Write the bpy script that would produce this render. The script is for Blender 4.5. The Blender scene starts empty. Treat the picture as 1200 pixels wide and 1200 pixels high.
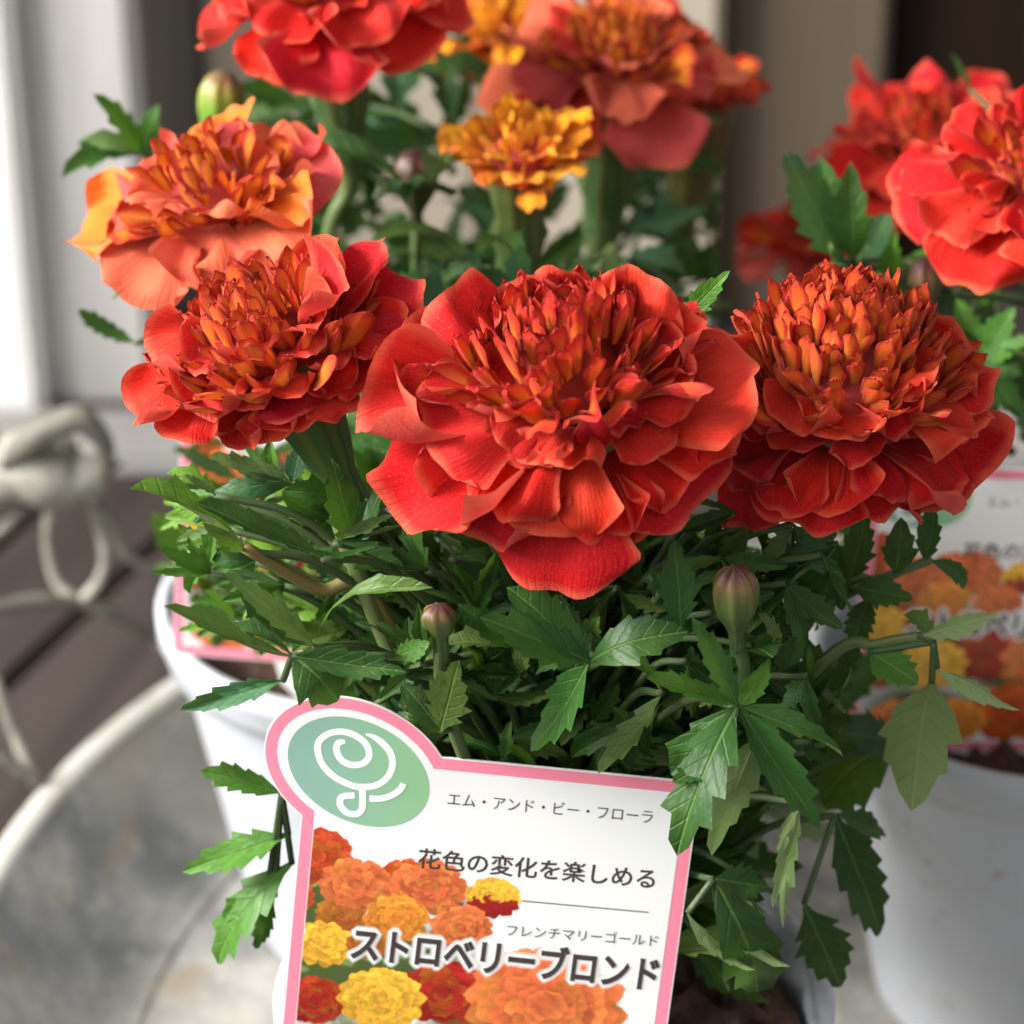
import bpy, math, random
import numpy as np
from mathutils import Matrix, Vector
random.seed(7); RNG = np.random.default_rng(11)
SC = bpy.context.scene; COL = SC.collection

# ------------------------------------------------------------------ camera
PITCH = math.radians(28); FPX = 3250.0; DIST = 0.45
FW = np.array([0, math.cos(PITCH), -math.sin(PITCH)]); UP = np.array([0, math.sin(PITCH), math.cos(PITCH)]); RT = np.array([1., 0, 0])
def ray(x, y): return FW + RT*(x-600)/FPX + UP*(600-y)/FPX
CAMP = np.array([0.005, 0, .205]) - ray(655, 470)*DIST
def at(x, y, Y):                       # photo pixel -> point in the vertical plane at depth Y
    r = ray(x, y); return CAMP + r*((Y-CAMP[1])/r[1])
def atz(x, y, z):                      # photo pixel -> point on the level plane at height z
    r = ray(x, y); return CAMP + r*((z-CAMP[2])/r[2])
def pix(p):
    d = np.asarray(p)-CAMP; k = d@FW; return 600+FPX*(d@RT)/k, 600-FPX*(d@UP)/k, k
def ppm(p): return FPX/((np.asarray(p)-CAMP)@FW)      # photo pixels per metre at a point
cam = bpy.data.cameras.new('camera'); co = bpy.data.objects.new('camera', cam); COL.objects.link(co)
co.location = CAMP; co.rotation_euler = (math.pi/2-PITCH, 0, 0)
cam.sensor_width = 36; cam.lens = FPX/1200*36; cam.clip_start = .01; cam.clip_end = 20
cam.dof.use_dof = True; cam.dof.focus_distance = .447; cam.dof.aperture_fstop = 15; cam.dof.aperture_blades = 0
SC.camera = co
# ------------------------------------------------------------------ light
w = bpy.data.worlds.new('World'); SC.world = w; w.use_nodes = True
bg = w.node_tree.nodes['Background']; bg.inputs[0].default_value = (.95, .97, 1, 1); bg.inputs[1].default_value = .52
def area(name, loc, target, size, power, col):
    l = bpy.data.lights.new(name, 'AREA'); l.shape = 'RECTANGLE'; l.size = size[0]; l.size_y = size[1]; l.energy = power; l.color = col
    o = bpy.data.objects.new(name, l); COL.objects.link(o); o.location = loc
    o.rotation_euler = (Vector(target)-Vector(loc)).to_track_quat('-Z', 'Y').to_euler(); return o
key = area('window_light', (-1.0, -.10, .74), (-.05, .0, .15), (.42, .44), 3.7, (1, .98, .95)); key.data.spread = math.radians(50)
glow = area('wall_fill_light', (-.85, -.25, .95), (-.17, .48, .30), (.5, .5), 1.3, (1, .985, .96)); glow.data.spread = math.radians(36)  # fill lamp added to brighten the boards behind the plants
area('window_skylight', (-.80, -.62, .85), (-.03, 0, .1), (.8, .7), 7, (.95, .98, 1))
SC.view_settings.view_transform = 'Standard'; SC.view_settings.look = 'None'; SC.view_settings.gamma = 1
SC.view_settings.exposure = 0.30; SC.view_settings.use_curve_mapping = False
SC.render.film_transparent = False
try:
    SC.cycles.max_bounces = 8; SC.cycles.transparent_max_bounces = 8
except Exception: pass

# ------------------------------------------------------------------ helpers
def obj(name, me, parent=None, mat4=None, color=None):
    o = bpy.data.objects.new(name, me); COL.objects.link(o)
    if parent is not None: o.parent = parent
    if mat4 is not None: o.matrix_local = mat4
    if color is not None: o.color = tuple(color) if len(color) == 4 else (*color, 1)
    return o
def empty(name, loc=(0, 0, 0)):
    o = bpy.data.objects.new(name, None); o.empty_display_size = .02; COL.objects.link(o); o.location = loc; return o
def tag(o, label, cat, group=None):
    o['label'] = label; o['category'] = cat
    if group: o['group'] = group
    return o
def mesh(name, V, Fc, mat, uv=None, smooth=True, col=None):
    me = bpy.data.meshes.new(name); me.from_pydata([tuple(map(float, v)) for v in V], [], [tuple(map(int, f)) for f in Fc])
    if mat is not None: me.materials.append(mat)
    if uv is not None:
        lay = me.uv_layers.new(name='UVMap'); idx = np.empty(len(me.loops), dtype=np.int32); me.loops.foreach_get('vertex_index', idx)
        lay.data.foreach_set('uv', np.asarray(uv, dtype=np.float32)[idx].ravel())
    if col is not None:
        a = me.color_attributes.new('Col', 'FLOAT_COLOR', 'POINT'); c = np.ones((len(V), 4), dtype=np.float32); c[:, :3] = col
        a.data.foreach_set('color', c.ravel())
    if smooth: me.polygons.foreach_set('use_smooth', np.ones(len(me.polygons), dtype=bool))
    me.update(); return me
def grid_faces(nu, nv, wrap=False, off=0):
    f = []
    for i in range(nu-1):
        for j in range(nv if wrap else nv-1):
            k = (j+1) % nv
            f.append((off+i*nv+j, off+i*nv+k, off+(i+1)*nv+k, off+(i+1)*nv+j))
    return f
def lathe(prof, n=48, rib=0, ribamp=0, cap0=False, cap1=False):
    V = []; 
    for (r, z) in prof:
        for j in range(n):
            a = 2*math.pi*j/n; rr = r*(1+(ribamp*math.cos(rib*a) if rib else 0))
            V.append((rr*math.cos(a), rr*math.sin(a), z))
    Fc = grid_faces(len(prof), n, True)
    if cap0: Fc.append(tuple(range(n))[::-1])
    if cap1: Fc.append(tuple((len(prof)-1)*n+j for j in range(n)))
    return V, Fc
def spline(pts, n=20):
    P = np.asarray(pts, float); P = np.vstack([2*P[0]-P[1], P, 2*P[-1]-P[-2]]); out = []
    m = len(P)-3
    for k in range(n+1):
        s = k/n*m; i = min(int(s), m-1); t = s-i; a, b, c, d = P[i], P[i+1], P[i+2], P[i+3]
        out.append(.5*((2*b)+(c-a)*t+(2*a-5*b+4*c-d)*t*t+(3*b-a-3*c+d)*t**3))
    return np.array(out)
def tube(path, rad, n=8, caps=True):
    P = np.asarray(path, float); m = len(P); rad = np.broadcast_to(np.asarray(rad, float), (m,)) if np.ndim(rad) == 0 else np.asarray(rad)
    T = np.gradient(P, axis=0); T /= np.linalg.norm(T, axis=1)[:, None]+1e-12
    ref = np.array([0, 0, 1.]) if abs(T[0][2]) < .9 else np.array([1., 0, 0])
    V = []; u = np.cross(T[0], ref); u /= np.linalg.norm(u); uv = []
    for i in range(m):
        u = u-T[i]*(u@T[i]); u /= np.linalg.norm(u)+1e-12; v = np.cross(T[i], u)
        for j in range(n):
            a = 2*math.pi*j/n; V.append(P[i]+rad[i]*(math.cos(a)*u+math.sin(a)*v)); uv.append((i/(m-1), j/n))
    Fc = grid_faces(m, n, True)
    if caps: Fc += [tuple(range(n))[::-1], tuple((m-1)*n+j for j in range(n))]
    return V, Fc, uv
def frame(o, z, x=None):               # 4x4 with local z along z
    z = np.asarray(z, float); z = z/np.linalg.norm(z); x = np.array([1., 0, 0]) if x is None else np.asarray(x, float)
    x = x-z*(x@z); x /= np.linalg.norm(x); y = np.cross(z, x)
    return Matrix(((x[0], y[0], z[0], o[0]), (x[1], y[1], z[1], o[1]), (x[2], y[2], z[2], o[2]), (0, 0, 0, 1)))
def npm(M): return np.array([list(r) for r in M])

# ------------------------------------------------------------------ materials
def newmat(name):
    m = bpy.data.materials.new(name); m.use_nodes = True; nt = m.node_tree
    return m, nt, nt.nodes['Principled BSDF'], nt.nodes['Material Output']
class NT:
    def __init__(s, nt): s.nt = nt
    def n(s, t, **k):
        x = s.nt.nodes.new(t)
        for a, b in k.items(): setattr(x, a, b)
        return x
    def l(s, a, b): s.nt.links.new(a, b)
    def val(s, x, inp):
        if hasattr(x, 'is_linked') or isinstance(x, bpy.types.NodeSocket): s.l(x, inp)
        else: inp.default_value = x
    def math(s, op, a, b=0.0, c=None, clamp=False):
        x = s.n('ShaderNodeMath', operation=op, use_clamp=clamp); s.val(a, x.inputs[0]); s.val(b, x.inputs[1])
        if c is not None: s.val(c, x.inputs[2])
        return x.outputs[0]
    def mix(s, f, a, b, mode='MIX'):
        x = s.n('ShaderNodeMix', data_type='RGBA', blend_type=mode); x.clamp_factor = True
        s.val(f, x.inputs[0]); s.val(a, x.inputs[6]); s.val(b, x.inputs[7]); return x.outputs[2]
    def ramp(s, f, stops, interp='LINEAR'):
        x = s.n('ShaderNodeValToRGB'); s.l(f, x.inputs[0]); e = x.color_ramp.elements; x.color_ramp.interpolation = interp
        while len(e) < len(stops): e.new(.5)
        for q, (p, c) in zip(e, stops): q.position = p; q.color = c if len(c) == 4 else (*c, 1)
        return x.outputs[0]
    def step(s, x, a, b):              # smooth 0..1 between a and b
        m = s.n('ShaderNodeMapRange', interpolation_type='SMOOTHSTEP'); s.l(x, m.inputs[0]); m.inputs[1].default_value = a; m.inputs[2].default_value = b; return m.outputs[0]
    def noise(s, vec, scale, detail=3, rough=.55):
        x = s.n('ShaderNodeTexNoise'); x.inputs['Scale'].default_value = scale; x.inputs['Detail'].default_value = detail; x.inputs['Roughness'].default_value = rough
        if vec is not None: s.l(vec, x.inputs['Vector'])
        return x.outputs['Fac']
    def bump(s, h, strength, dist):
        x = s.n('ShaderNodeBump'); x.inputs['Strength'].default_value = strength; x.inputs['Distance'].default_value = dist; s.l(h, x.inputs['Height']); return x.outputs[0]
def c4(*c): return (*c, 1)
def thin_leaf_output(N, p, out, colour, amount):
    tr = N.n('ShaderNodeBsdfTranslucent'); N.l(colour, tr.inputs[0]); mx = N.n('ShaderNodeMixShader'); mx.inputs[0].default_value = amount
    N.l(p.outputs[0], mx.inputs[1]); N.l(tr.outputs[0], mx.inputs[2]); N.l(mx.outputs[0], out.inputs[0])

def petal_material(name, floret=False):
    m, nt, p, out = newmat(name); N = NT(nt)
    uvn = N.n('ShaderNodeUVMap'); uvn.uv_map = 'UVMap'; sep = N.n('ShaderNodeSeparateXYZ'); N.l(uvn.outputs[0], sep.inputs[0]); u, v = sep.outputs[0], sep.outputs[1]
    oi = N.n('ShaderNodeObjectInfo'); oc = oi.outputs['Color']; rnd = oi.outputs['Random']
    av = N.math('MULTIPLY', N.math('ABSOLUTE', N.math('SUBTRACT', v, .5)), 2.0)
    # streaks that run along the petal
    comb = N.n('ShaderNodeCombineXYZ'); N.l(N.math('MULTIPLY', u, 1.3), comb.inputs[0]); N.l(N.math('MULTIPLY', v, 26), comb.inputs[1]); N.l(N.math('MULTIPLY', rnd, 40), comb.inputs[2])
    st = N.noise(comb.outputs[0], 1.6, 4, .6)
    tc = N.n('ShaderNodeTexCoord'); blot = N.noise(tc.outputs['Object'], 260, 3); grain = N.noise(tc.outputs['Object'], 2600, 2)
    edge = N.math('MAXIMUM', N.step(av, .86, 1.0), N.step(u, .91, 1.0))
    edge = N.math('MULTIPLY', edge, N.math('ADD', .30, N.math('MULTIPLY', blot, .9)), clamp=True)
    hue = N.n('ShaderNodeHueSaturation'); N.l(oc, hue.inputs['Color']); N.l(N.math('ADD', .4965, N.math('MULTIPLY', rnd, .008)), hue.inputs['Hue']); N.l(N.math('ADD', .82, N.math('MULTIPLY', rnd, .36)), hue.inputs['Value'])
    base = hue.outputs[0]
    if floret:
        core = N.mix(N.step(u, .15, .85), c4(.84, .25, .018), base)
        body = N.mix(N.math('MULTIPLY', oi.outputs['Alpha'], N.math('MAXIMUM', N.step(av, .40, .86), N.math('MULTIPLY', N.step(u, .78, .97), .95))), core, c4(.44, .008, .012))
        body = N.mix(N.math('MULTIPLY', edge, .25), body, c4(.85, .22, .12))
    else:
        body = N.mix(N.math('MULTIPLY', N.step(u, .75, .1), .35), base, N.mix(1., base, c4(.5, .35, .35), 'MULTIPLY'))
        body = N.mix(N.math('MULTIPLY', N.step(st, .55, .75), .14), body, c4(.80, .11, .03))
        body = N.mix(N.math('MULTIPLY', edge, .55), body, c4(.88, .22, .11))
    body = N.mix(N.math('MULTIPLY', N.math('SUBTRACT', .63, st), .60, clamp=True), body, N.mix(1., base, c4(.42, .25, .3), 'MULTIPLY'))
    under = N.mix(.04 if floret else .42, body, c4(.74, .11, .075))
    geo = N.n('ShaderNodeNewGeometry'); two = N.mix(geo.outputs['Backfacing'], body, under)
    two = N.mix(N.math('MULTIPLY', N.step(grain, .56, .80), .16), two, c4(.95, .36, .28))
    N.l(two, p.inputs['Base Color']); p.inputs['Roughness'].default_value = .52; p.inputs['Specular IOR Level'].default_value = .10
    p.inputs['Sheen Weight'].default_value = .14; p.inputs['Sheen Roughness'].default_value = .45; p.inputs['Sheen Tint'].default_value = (1, .62, .52, 1)
    h = N.math('ADD', N.math('MULTIPLY', st, 1.0), N.math('MULTIPLY', grain, .35)); N.l(N.bump(h, .6, .0007), p.inputs['Normal'])
    thin_leaf_output(N, p, out, two, .28 if not floret else .2); return m
M_PETAL = petal_material('petal_velvet'); M_FLORET = petal_material('floret_orange', True)

def leaf_material():
    m, nt, p, out = newmat('leaf_green'); N = NT(nt)
    uvn = N.n('ShaderNodeUVMap'); uvn.uv_map = 'UVMap'; sep = N.n('ShaderNodeSeparateXYZ'); N.l(uvn.outputs[0], sep.inputs[0]); u, v = sep.outputs[0], sep.outputs[1]
    oi = N.n('ShaderNodeObjectInfo'); oc = oi.outputs['Color']; rnd = oi.outputs['Random']
    av = N.math('MULTIPLY', N.math('ABSOLUTE', N.math('SUBTRACT', v, .5)), 2.0)
    tc = N.n('ShaderNodeTexCoord'); nz = N.noise(tc.outputs['Object'], 3.2, 4)
    wob = N.math('MULTIPLY', nz, .06)
    rib = N.math('SUBTRACT', 1.0, N.step(N.math('ADD', av, wob), .035, .11))
    # side veins slant forward from the midrib
    ph = N.math('FRACT', N.math('ADD', N.math('MULTIPLY', N.math('SUBTRACT', u, N.math('MULTIPLY', av, .20)), 7.0), N.math('MULTIPLY', nz, .5)))
    sv = N.math('SUBTRACT', 1.0, N.step(N.math('ABSOLUTE', N.math('SUBTRACT', ph, .5)), .02, .10))
    sv = N.math('MULTIPLY', sv, N.step(av, .98, .55))
    mott = N.noise(tc.outputs['Object'], 9.0, 4)
    top = N.mix(N.step(mott, .35, .75), oc, N.mix(.5, oc, c4(.022, .055, .018)))
    top = N.mix(N.math('MULTIPLY', sv, .13), top, c4(.10, .20, .045)); yel = N.noise(tc.outputs['Object'], 2.1, 3); top = N.mix(N.math('MULTIPLY', N.step(yel, .52, .72), .30), top, c4(.07, .13, .02)); top = N.mix(N.math('MULTIPLY', rib, .38), top, c4(.17, .27, .07))
    top = N.mix(N.math('MULTIPLY', N.step(av, .90, 1.0), .30), top, c4(.17, .26, .09))
    low = N.mix(.62, oc, c4(.24, .31, .13)); low = N.mix(N.math('MULTIPLY', rib, .5), low, c4(.30, .36, .16))
    vor = N.n('ShaderNodeTexVoronoi'); vor.inputs['Scale'].default_value = 13; N.l(tc.outputs['Object'], vor.inputs['Vector'])
    dots = N.math('SUBTRACT', 1.0, N.step(vor.outputs['Distance'], .05, .13)); low = N.mix(N.math('MULTIPLY', dots, .55), low, c4(.05, .05, .02))
    geo = N.n('ShaderNodeNewGeometry'); two = N.mix(geo.outputs['Backfacing'], top, low)
    spk = N.noise(tc.outputs['Object'], 60, 2); two = N.mix(N.math('MULTIPLY', N.step(spk, .74, .80), .4), two, c4(.5, .55, .45))
    N.l(two, p.inputs['Base Color']); p.inputs['Roughness'].default_value = .42; p.inputs['Specular IOR Level'].default_value = .22
    h = N.math('ADD', N.math('MULTIPLY', rib, -1.0), N.math('ADD', N.math('MULTIPLY', sv, -.45), N.math('MULTIPLY', mott, .8)))
    N.l(N.bump(h, .45, .0006), p.inputs['Normal'])
    glow = N.mix(.5, two, c4(.16, .36, .02)); thin_leaf_output(N, p, out, glow, .24); return m
M_LEAF = leaf_material()

def stem_material():
    m, nt, p, out = newmat('stem_green'); N = NT(nt); oi = N.n('ShaderNodeObjectInfo')
    uvn = N.n('ShaderNodeUVMap'); uvn.uv_map = 'UVMap'; sep = N.n('ShaderNodeSeparateXYZ'); N.l(uvn.outputs[0], sep.inputs[0])
    comb = N.n('ShaderNodeCombineXYZ'); N.l(sep.outputs[0], comb.inputs[0]); N.l(N.math('MULTIPLY', sep.outputs[1], 9), comb.inputs[1]); N.l(N.math('MULTIPLY', oi.outputs['Random'], 30), comb.inputs[2])
    st = N.noise(comb.outputs[0], 2.0, 3); c = N.mix(N.step(st, .35, .7), oi.outputs['Color'], N.mix(.28, oi.outputs['Color'], c4(.16, .07, .03)))
    N.l(c, p.inputs['Base Color']); p.inputs['Roughness'].default_value = .5; p.inputs['Subsurface Weight'].default_value = .0
    N.l(N.bump(st, .4, .0005), p.inputs['Normal']); return m
M_STEM = stem_material()

def bud_material():                     # green cup turning purple-brown towards its closed tip (uv.x runs from stalk to tip)
    m, nt, p, out = newmat('bud_skin'); N = NT(nt); oi = N.n('ShaderNodeObjectInfo')
    uvn = N.n('ShaderNodeUVMap'); uvn.uv_map = 'UVMap'; sep = N.n('ShaderNodeSeparateXYZ'); N.l(uvn.outputs[0], sep.inputs[0])
    tc = N.n('ShaderNodeTexCoord'); nz = N.noise(tc.outputs['Object'], 420, 3)
    u = N.math('ADD', sep.outputs[0], N.math('MULTIPLY', N.math('SUBTRACT', nz, .5), .22))
    c = N.ramp(u, [(.0, (.045, .10, .03)), (.42, (.075, .11, .025)), (.60, (.15, .075, .020)), (.78, (.085, .016, .022)), (1., (.03, .008, .016))])
    stripe = N.math('COSINE', N.math('MULTIPLY', sep.outputs[1], 2*math.pi*7)); c = N.mix(N.math('MULTIPLY', N.step(stripe, .2, 1.), .35), c, c4(.21, .20, .05))
    c = N.mix(1., c, N.mix(1., oi.outputs['Color'], c4(.5, .5, .5), 'DIVIDE'), 'MULTIPLY')
    N.l(c, p.inputs['Base Color']); p.inputs['Roughness'].default_value = .48; N.l(N.bump(nz, .3, .0004), p.inputs['Normal']); return m
M_BUD = bud_material()

def simple(name, col, rough=.5, var=.0, scale=60, bump=0, bscale=300, spec=.4, metal=0):
    m, nt, p, out = newmat(name); N = NT(nt); tc = N.n('ShaderNodeTexCoord')
    nz = N.noise(tc.outputs['Object'], scale, 4)
    N.l(N.mix(N.math('MULTIPLY', N.step(nz, .3, .75), var), c4(*col), c4(*[x*.35 for x in col])), p.inputs['Base Color'])
    p.inputs['Roughness'].default_value = rough; p.inputs['Specular IOR Level'].default_value = spec; p.inputs['Metallic'].default_value = metal
    if bump: N.l(N.bump(N.noise(tc.outputs['Object'], bscale, 4), bump, .001), p.inputs['Normal'])
    return m
def pot_material():
    m, nt, p, out = newmat('pot_plastic'); N = NT(nt); tc = N.n('ShaderNodeTexCoord'); nz = N.noise(tc.outputs['Object'], 45, 5); n2 = N.noise(tc.outputs['Object'], 240, 3)
    c = N.mix(N.math('MULTIPLY', N.step(nz, .45, .8), .35), c4(.47, .485, .52), c4(.40, .38, .35)); c = N.mix(N.math('MULTIPLY', N.step(n2, .62, .72), .55), c, c4(.30, .22, .15)); c = N.mix(N.math('MULTIPLY', N.step(N.noise(tc.outputs['Object'], 60, 5, .7), .60, .75), .4), c, c4(.33, .30, .27))
    N.l(c, p.inputs['Base Color']); p.inputs['Roughness'].default_value = .42; N.l(N.bump(nz, .3, .002), p.inputs['Normal']); return m
M_POT = pot_material()
def soil_material():
    m, nt, p, out = newmat('potting_soil'); N = NT(nt); tc = N.n('ShaderNodeTexCoord'); nz = N.noise(tc.outputs['Object'], 220, 6, .7); n2 = N.noise(tc.outputs['Object'], 700, 3)
    c = N.ramp(nz, [(.3, (.018, .009, .005)), (.55, (.06, .026, .014)), (.75, (.14, .06, .03))]); c = N.mix(N.step(n2, .68, .74), c, c4(.35, .24, .15))
    N.l(c, p.inputs['Base Color']); p.inputs['Roughness'].default_value = .95; N.l(N.bump(nz, .9, .003), p.inputs['Normal']); return m
M_SOIL = soil_material()
def zinc_material():
    m, nt, p, out = newmat('whitewashed_zinc'); N = NT(nt); tc = N.n('ShaderNodeTexCoord'); v = tc.outputs['Object']
    a = N.noise(v, 30, 6, .7); b = N.noise(v, 110, 5, .65); c_ = N.noise(v, 44, 4)
    col = N.mix(N.step(a, .35, .68), c4(.17, .172, .165), c4(.42, .405, .365)); col = N.mix(N.math('MULTIPLY', N.step(b, .48, .72), .55), col, c4(.13, .13, .125))
    col = N.mix(N.math('MULTIPLY', N.step(c_, .56, .68), .60), col, c4(.33, .24, .13)); dr = N.noise(v, 160, 4); col = N.mix(N.math('MULTIPLY', N.step(dr, .60, .70), .5), col, c4(.50, .48, .43)); col = N.mix(N.math('MULTIPLY', N.step(N.noise(v, 16, 4), .48, .62), .5), col, c4(.42, .39, .33))
    N.l(col, p.inputs['Base Color']); p.inputs['Roughness'].default_value = .5; p.inputs['Metallic'].default_value = .12; N.l(N.bump(b, .3, .001), p.inputs['Normal']); return m
M_ZINC = zinc_material()
def rim_material():
    m, nt, p, out = newmat('worn_white_rim'); N = NT(nt); tc = N.n('ShaderNodeTexCoord'); v = tc.outputs['Object']
    a = N.noise(v, 55, 5, .7); b = N.noise(v, 150, 4)
    col = N.mix(N.step(a, .50, .66), c4(.45, .435, .385), c4(.30, .235, .14)); col = N.mix(N.math('MULTIPLY', N.step(b, .62, .7), .7), col, c4(.26, .24, .19))
    N.l(col, p.inputs['Base Color']); p.inputs['Roughness'].default_value = .55; N.l(N.bump(b, .4, .001), p.inputs['Normal']); return m
M_RIM = rim_material()
def wood_material(name, light, dark, scale=1., stain=(.3, .22, .15)):
    m, nt, p, out = newmat(name); N = NT(nt); tc = N.n('ShaderNodeTexCoord'); mp = N.n('ShaderNodeMapping'); N.l(tc.outputs['Object'], mp.inputs[0]); mp.inputs['Scale'].default_value = (22*scale, 22*scale, 1.6*scale)
    oi = N.n('ShaderNodeObjectInfo'); ad = N.n('ShaderNodeVectorMath', operation='ADD'); N.l(mp.outputs[0], ad.inputs[0]); N.l(N.math('MULTIPLY', oi.outputs['Random'], 50), ad.inputs[1])
    g = N.noise(ad.outputs[0], 2.2, 6, .65); s = N.noise(tc.outputs['Object'], 13, 4)
    col = N.mix(N.step(g, .33, .70), c4(*light), c4(*dark)); col = N.mix(N.math('MULTIPLY', N.step(s, .55, .75), .45), col, c4(*stain))
    N.l(col, p.inputs['Base Color']); p.inputs['Roughness'].default_value = .7; p.inputs['Specular IOR Level'].default_value = .15; N.l(N.bump(g, .4, .002), p.inputs['Normal']); return m
M_WHITEWOOD = wood_material('whitewashed_wood', (.84, .82, .79), (.74, .72, .68), stain=(.62, .54, .45))
M_GREYWOOD = wood_material('grey_weathered_wood', (.60, .575, .55), (.48, .455, .43), stain=(.50, .43, .37))
M_CREAM = wood_material('cream_painted_wood', (.46, .40, .31), (.40, .345, .265), .5, (.37, .32, .245))
M_TAUPE = wood_material('shaded_taupe_wood', (.135, .102, .072), (.115, .086, .060), .5, (.105, .078, .054))  # the board's shade is put into this darker taupe
M_DARK = wood_material('dark_brown_backing', (.020, .010, .005), (.012, .006, .003), .7, (.015, .008, .004))  # near-black boards stand in for a dark room; also the deck underlay
M_SLATE = wood_material('dark_grey_wood', (.19, .17, .15), (.14, .125, .11), .8, (.12, .10, .085))
M_DECK = wood_material('dark_deck_wood', (.062, .048, .042), (.030, .023, .020), .9, (.11, .095, .085))
M_STONE = simple('grey_stone', (.30, .285, .27), .7, .3, 30, .3, 120)
M_IRON = simple('weathered_iron', (.20, .185, .15), .55, .8, 70, .6, 160)
M_IRONWHITE = simple('worn_white_iron', (.42, .395, .33), .5, .98, 110, .5, 160)
M_CARD = simple('white_card', (.83, .82, .79), .32, .0)
M_PINK = simple('pink_print', (.90, .245, .34), .32, .0)
M_INK = simple('brown_black_ink', (.055, .042, .038), .4, .0)

# ------------------------------------------------------------------ setting
def box(name, lo, hi, mat, parent=None, bev=.0012, rot=None, loc=None):
    lo = np.array(lo, float); hi = np.array(hi, float); c = (lo+hi)/2; h = (hi-lo)/2
    import bmesh
    bm = bmesh.new(); bmesh.ops.create_cube(bm, size=2.0)
    for v in bm.verts: v.co = Vector((v.co.x*h[0], v.co.y*h[1], v.co.z*h[2]))
    bmesh.ops.bevel(bm, geom=list(bm.edges), offset=bev, segments=2, affect='EDGES')
    me = bpy.data.meshes.new(name); bm.to_mesh(me); bm.free(); me.materials.append(mat)
    o = obj(name, me, parent); o.location = c if loc is None else loc
    if rot is not None: o.rotation_euler = rot
    return o
# dark deck: planks laid side by side, running away to the right
deck = empty('deck', (-.02, .1, -.0258)); deck['kind'] = 'structure'
DA = math.atan2(.93, .37)
for k in range(-10, 11):
    wdt = .046
    q = box('plank', (-1.0, -wdt/2+.0016, -.009), (1.0, wdt/2-.0016, .009), M_DECK, deck, .0025)
    # grain runs along local z in the wood shader, so the plank is modelled lying along its own z
    q.data = q.data.copy(); q.data.transform(Matrix.Rotation(math.pi/2, 4, 'Y'))
    off = k*wdt + .012
    q.matrix_local = Matrix.Translation((-math.sin(DA)*off, math.cos(DA)*off, .011+random.uniform(-.0008, .0008))) @ Matrix.Rotation(DA, 4, 'Z') @ Matrix.Rotation(-math.pi/2, 4, 'Y')
sub = box('deck_underlay', (-1.2, -.9, -.06), (1.2, 1.2, -.037), M_DARK); sub['kind'] = 'structure'
# upright boards standing behind the plants
wall = empty('board_wall', (0, .5, -.02)); tag(wall, 'row of tall upright painted boards standing behind the flower pots, the darkest in place of a dark room', 'wall')
def board(x0p, x1p, ytop, Y, mat, th=.018, skew=0):
    a = at(x0p, ytop, Y)[0]; b = at(x1p, ytop, Y)[0]
    o = box('board', (a, Y, -.031), (b, Y+th, .62), mat, wall, .003); o.location = o.location-wall.location
    return o
# (pixel columns are read along the top edge of the picture)
board(-420, 8, 0, .425, M_WHITEWOOD); board(10, 152, 0, .44, M_GREYWOOD); board(154, 236, 0, .52, M_SLATE)
board(238, 560, 0, .50, M_CREAM); board(562, 848, 0, .49, M_CREAM); board(850, 1046, 0, .51, M_TAUPE); board(1048, 1320, 0, .53, M_DARK); board(1322, 1700, 0, .53, M_DARK)  # taupe and dark boards carry the shade of a dark room in their colour
ledge = box('floor_ledge', (-.60, .385, -.031), (.60, .424, -.001), M_STONE, None, .003); ledge['kind'] = 'structure'

# round zinc tray
TC = np.array([.077, .084]); 
tray = empty('zinc_tray', (TC[0], TC[1], -.004)); tag(tray, 'large round whitewashed zinc tray with wire handle carrying the pots', 'tray')
prof = [(.001, .0035), (.10, .0032), (.168, .0034), (.1775, .0040), (.1815, .0062), (.186, .0120), (.192, .0215), (.1965, .0285), (.199, .0315)]
V, Fc = lathe(prof, 120); obj('tray_bowl', mesh('tray_bowl', V, Fc, M_ZINC), tray)
profb = [(.199, .0315), (.1985, .029), (.193, .019), (.188, .010), (.184, .003), (.178, .0), (.001, .0)]
V, Fc = lathe(profb, 120); obj('tray_underside', mesh('tray_underside', V, Fc, M_ZINC), tray)
pr = [(.2010+.0034*math.cos(a), .0325+.0017*math.sin(a)) for a in np.linspace(math.pi, -math.pi, 13)]
V, Fc = lathe(pr, 140); obj('tray_rim', mesh('tray_rim', V, Fc, M_RIM), tray)
pr = [(.1665+.0016*math.cos(a), .0037+.0010*math.sin(a)) for a in np.linspace(math.pi, 0, 7)]
V, Fc = lathe(pr, 120); obj('base_ring', mesh('base_ring', V, Fc, M_ZINC), tray)
def wire(name, pts, r, mat, parent, n=24, seg=10):
    P = spline(pts, n)-np.array(parent.location); rr = r*(1+.12*np.sin(np.arange(len(P))*1.7))
    V, Fc, uv = tube(P, rr, seg); return obj(name, mesh(name, V, Fc, mat, uv), parent)
A1 = atz(42, 918, .031); A2 = atz(216, 776, .031)
wire('handle', [A2, at(186, 752, .222), at(140, 722, .215), at(80, 704, .21), at(0, 712, .20), at(-70, 745, .19), at(-120, 830, .18), atz(-150, 1010, .031)], .0018, M_IRON, tray)
wire('scroll_wire', [A1, at(20, 868, .165), at(0, 815, .17), at(-22, 740, .18), at(-40, 722, .187)], .0016, M_IRON, tray)
wire('scroll_wire', [A1+np.array([0, .001, .001]), at(22, 902, .150), at(0, 884, .150), at(-40, 860, .150), at(-90, 880, .15), atz(-118, 960, .031)], .0015, M_IRON, tray)

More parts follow.
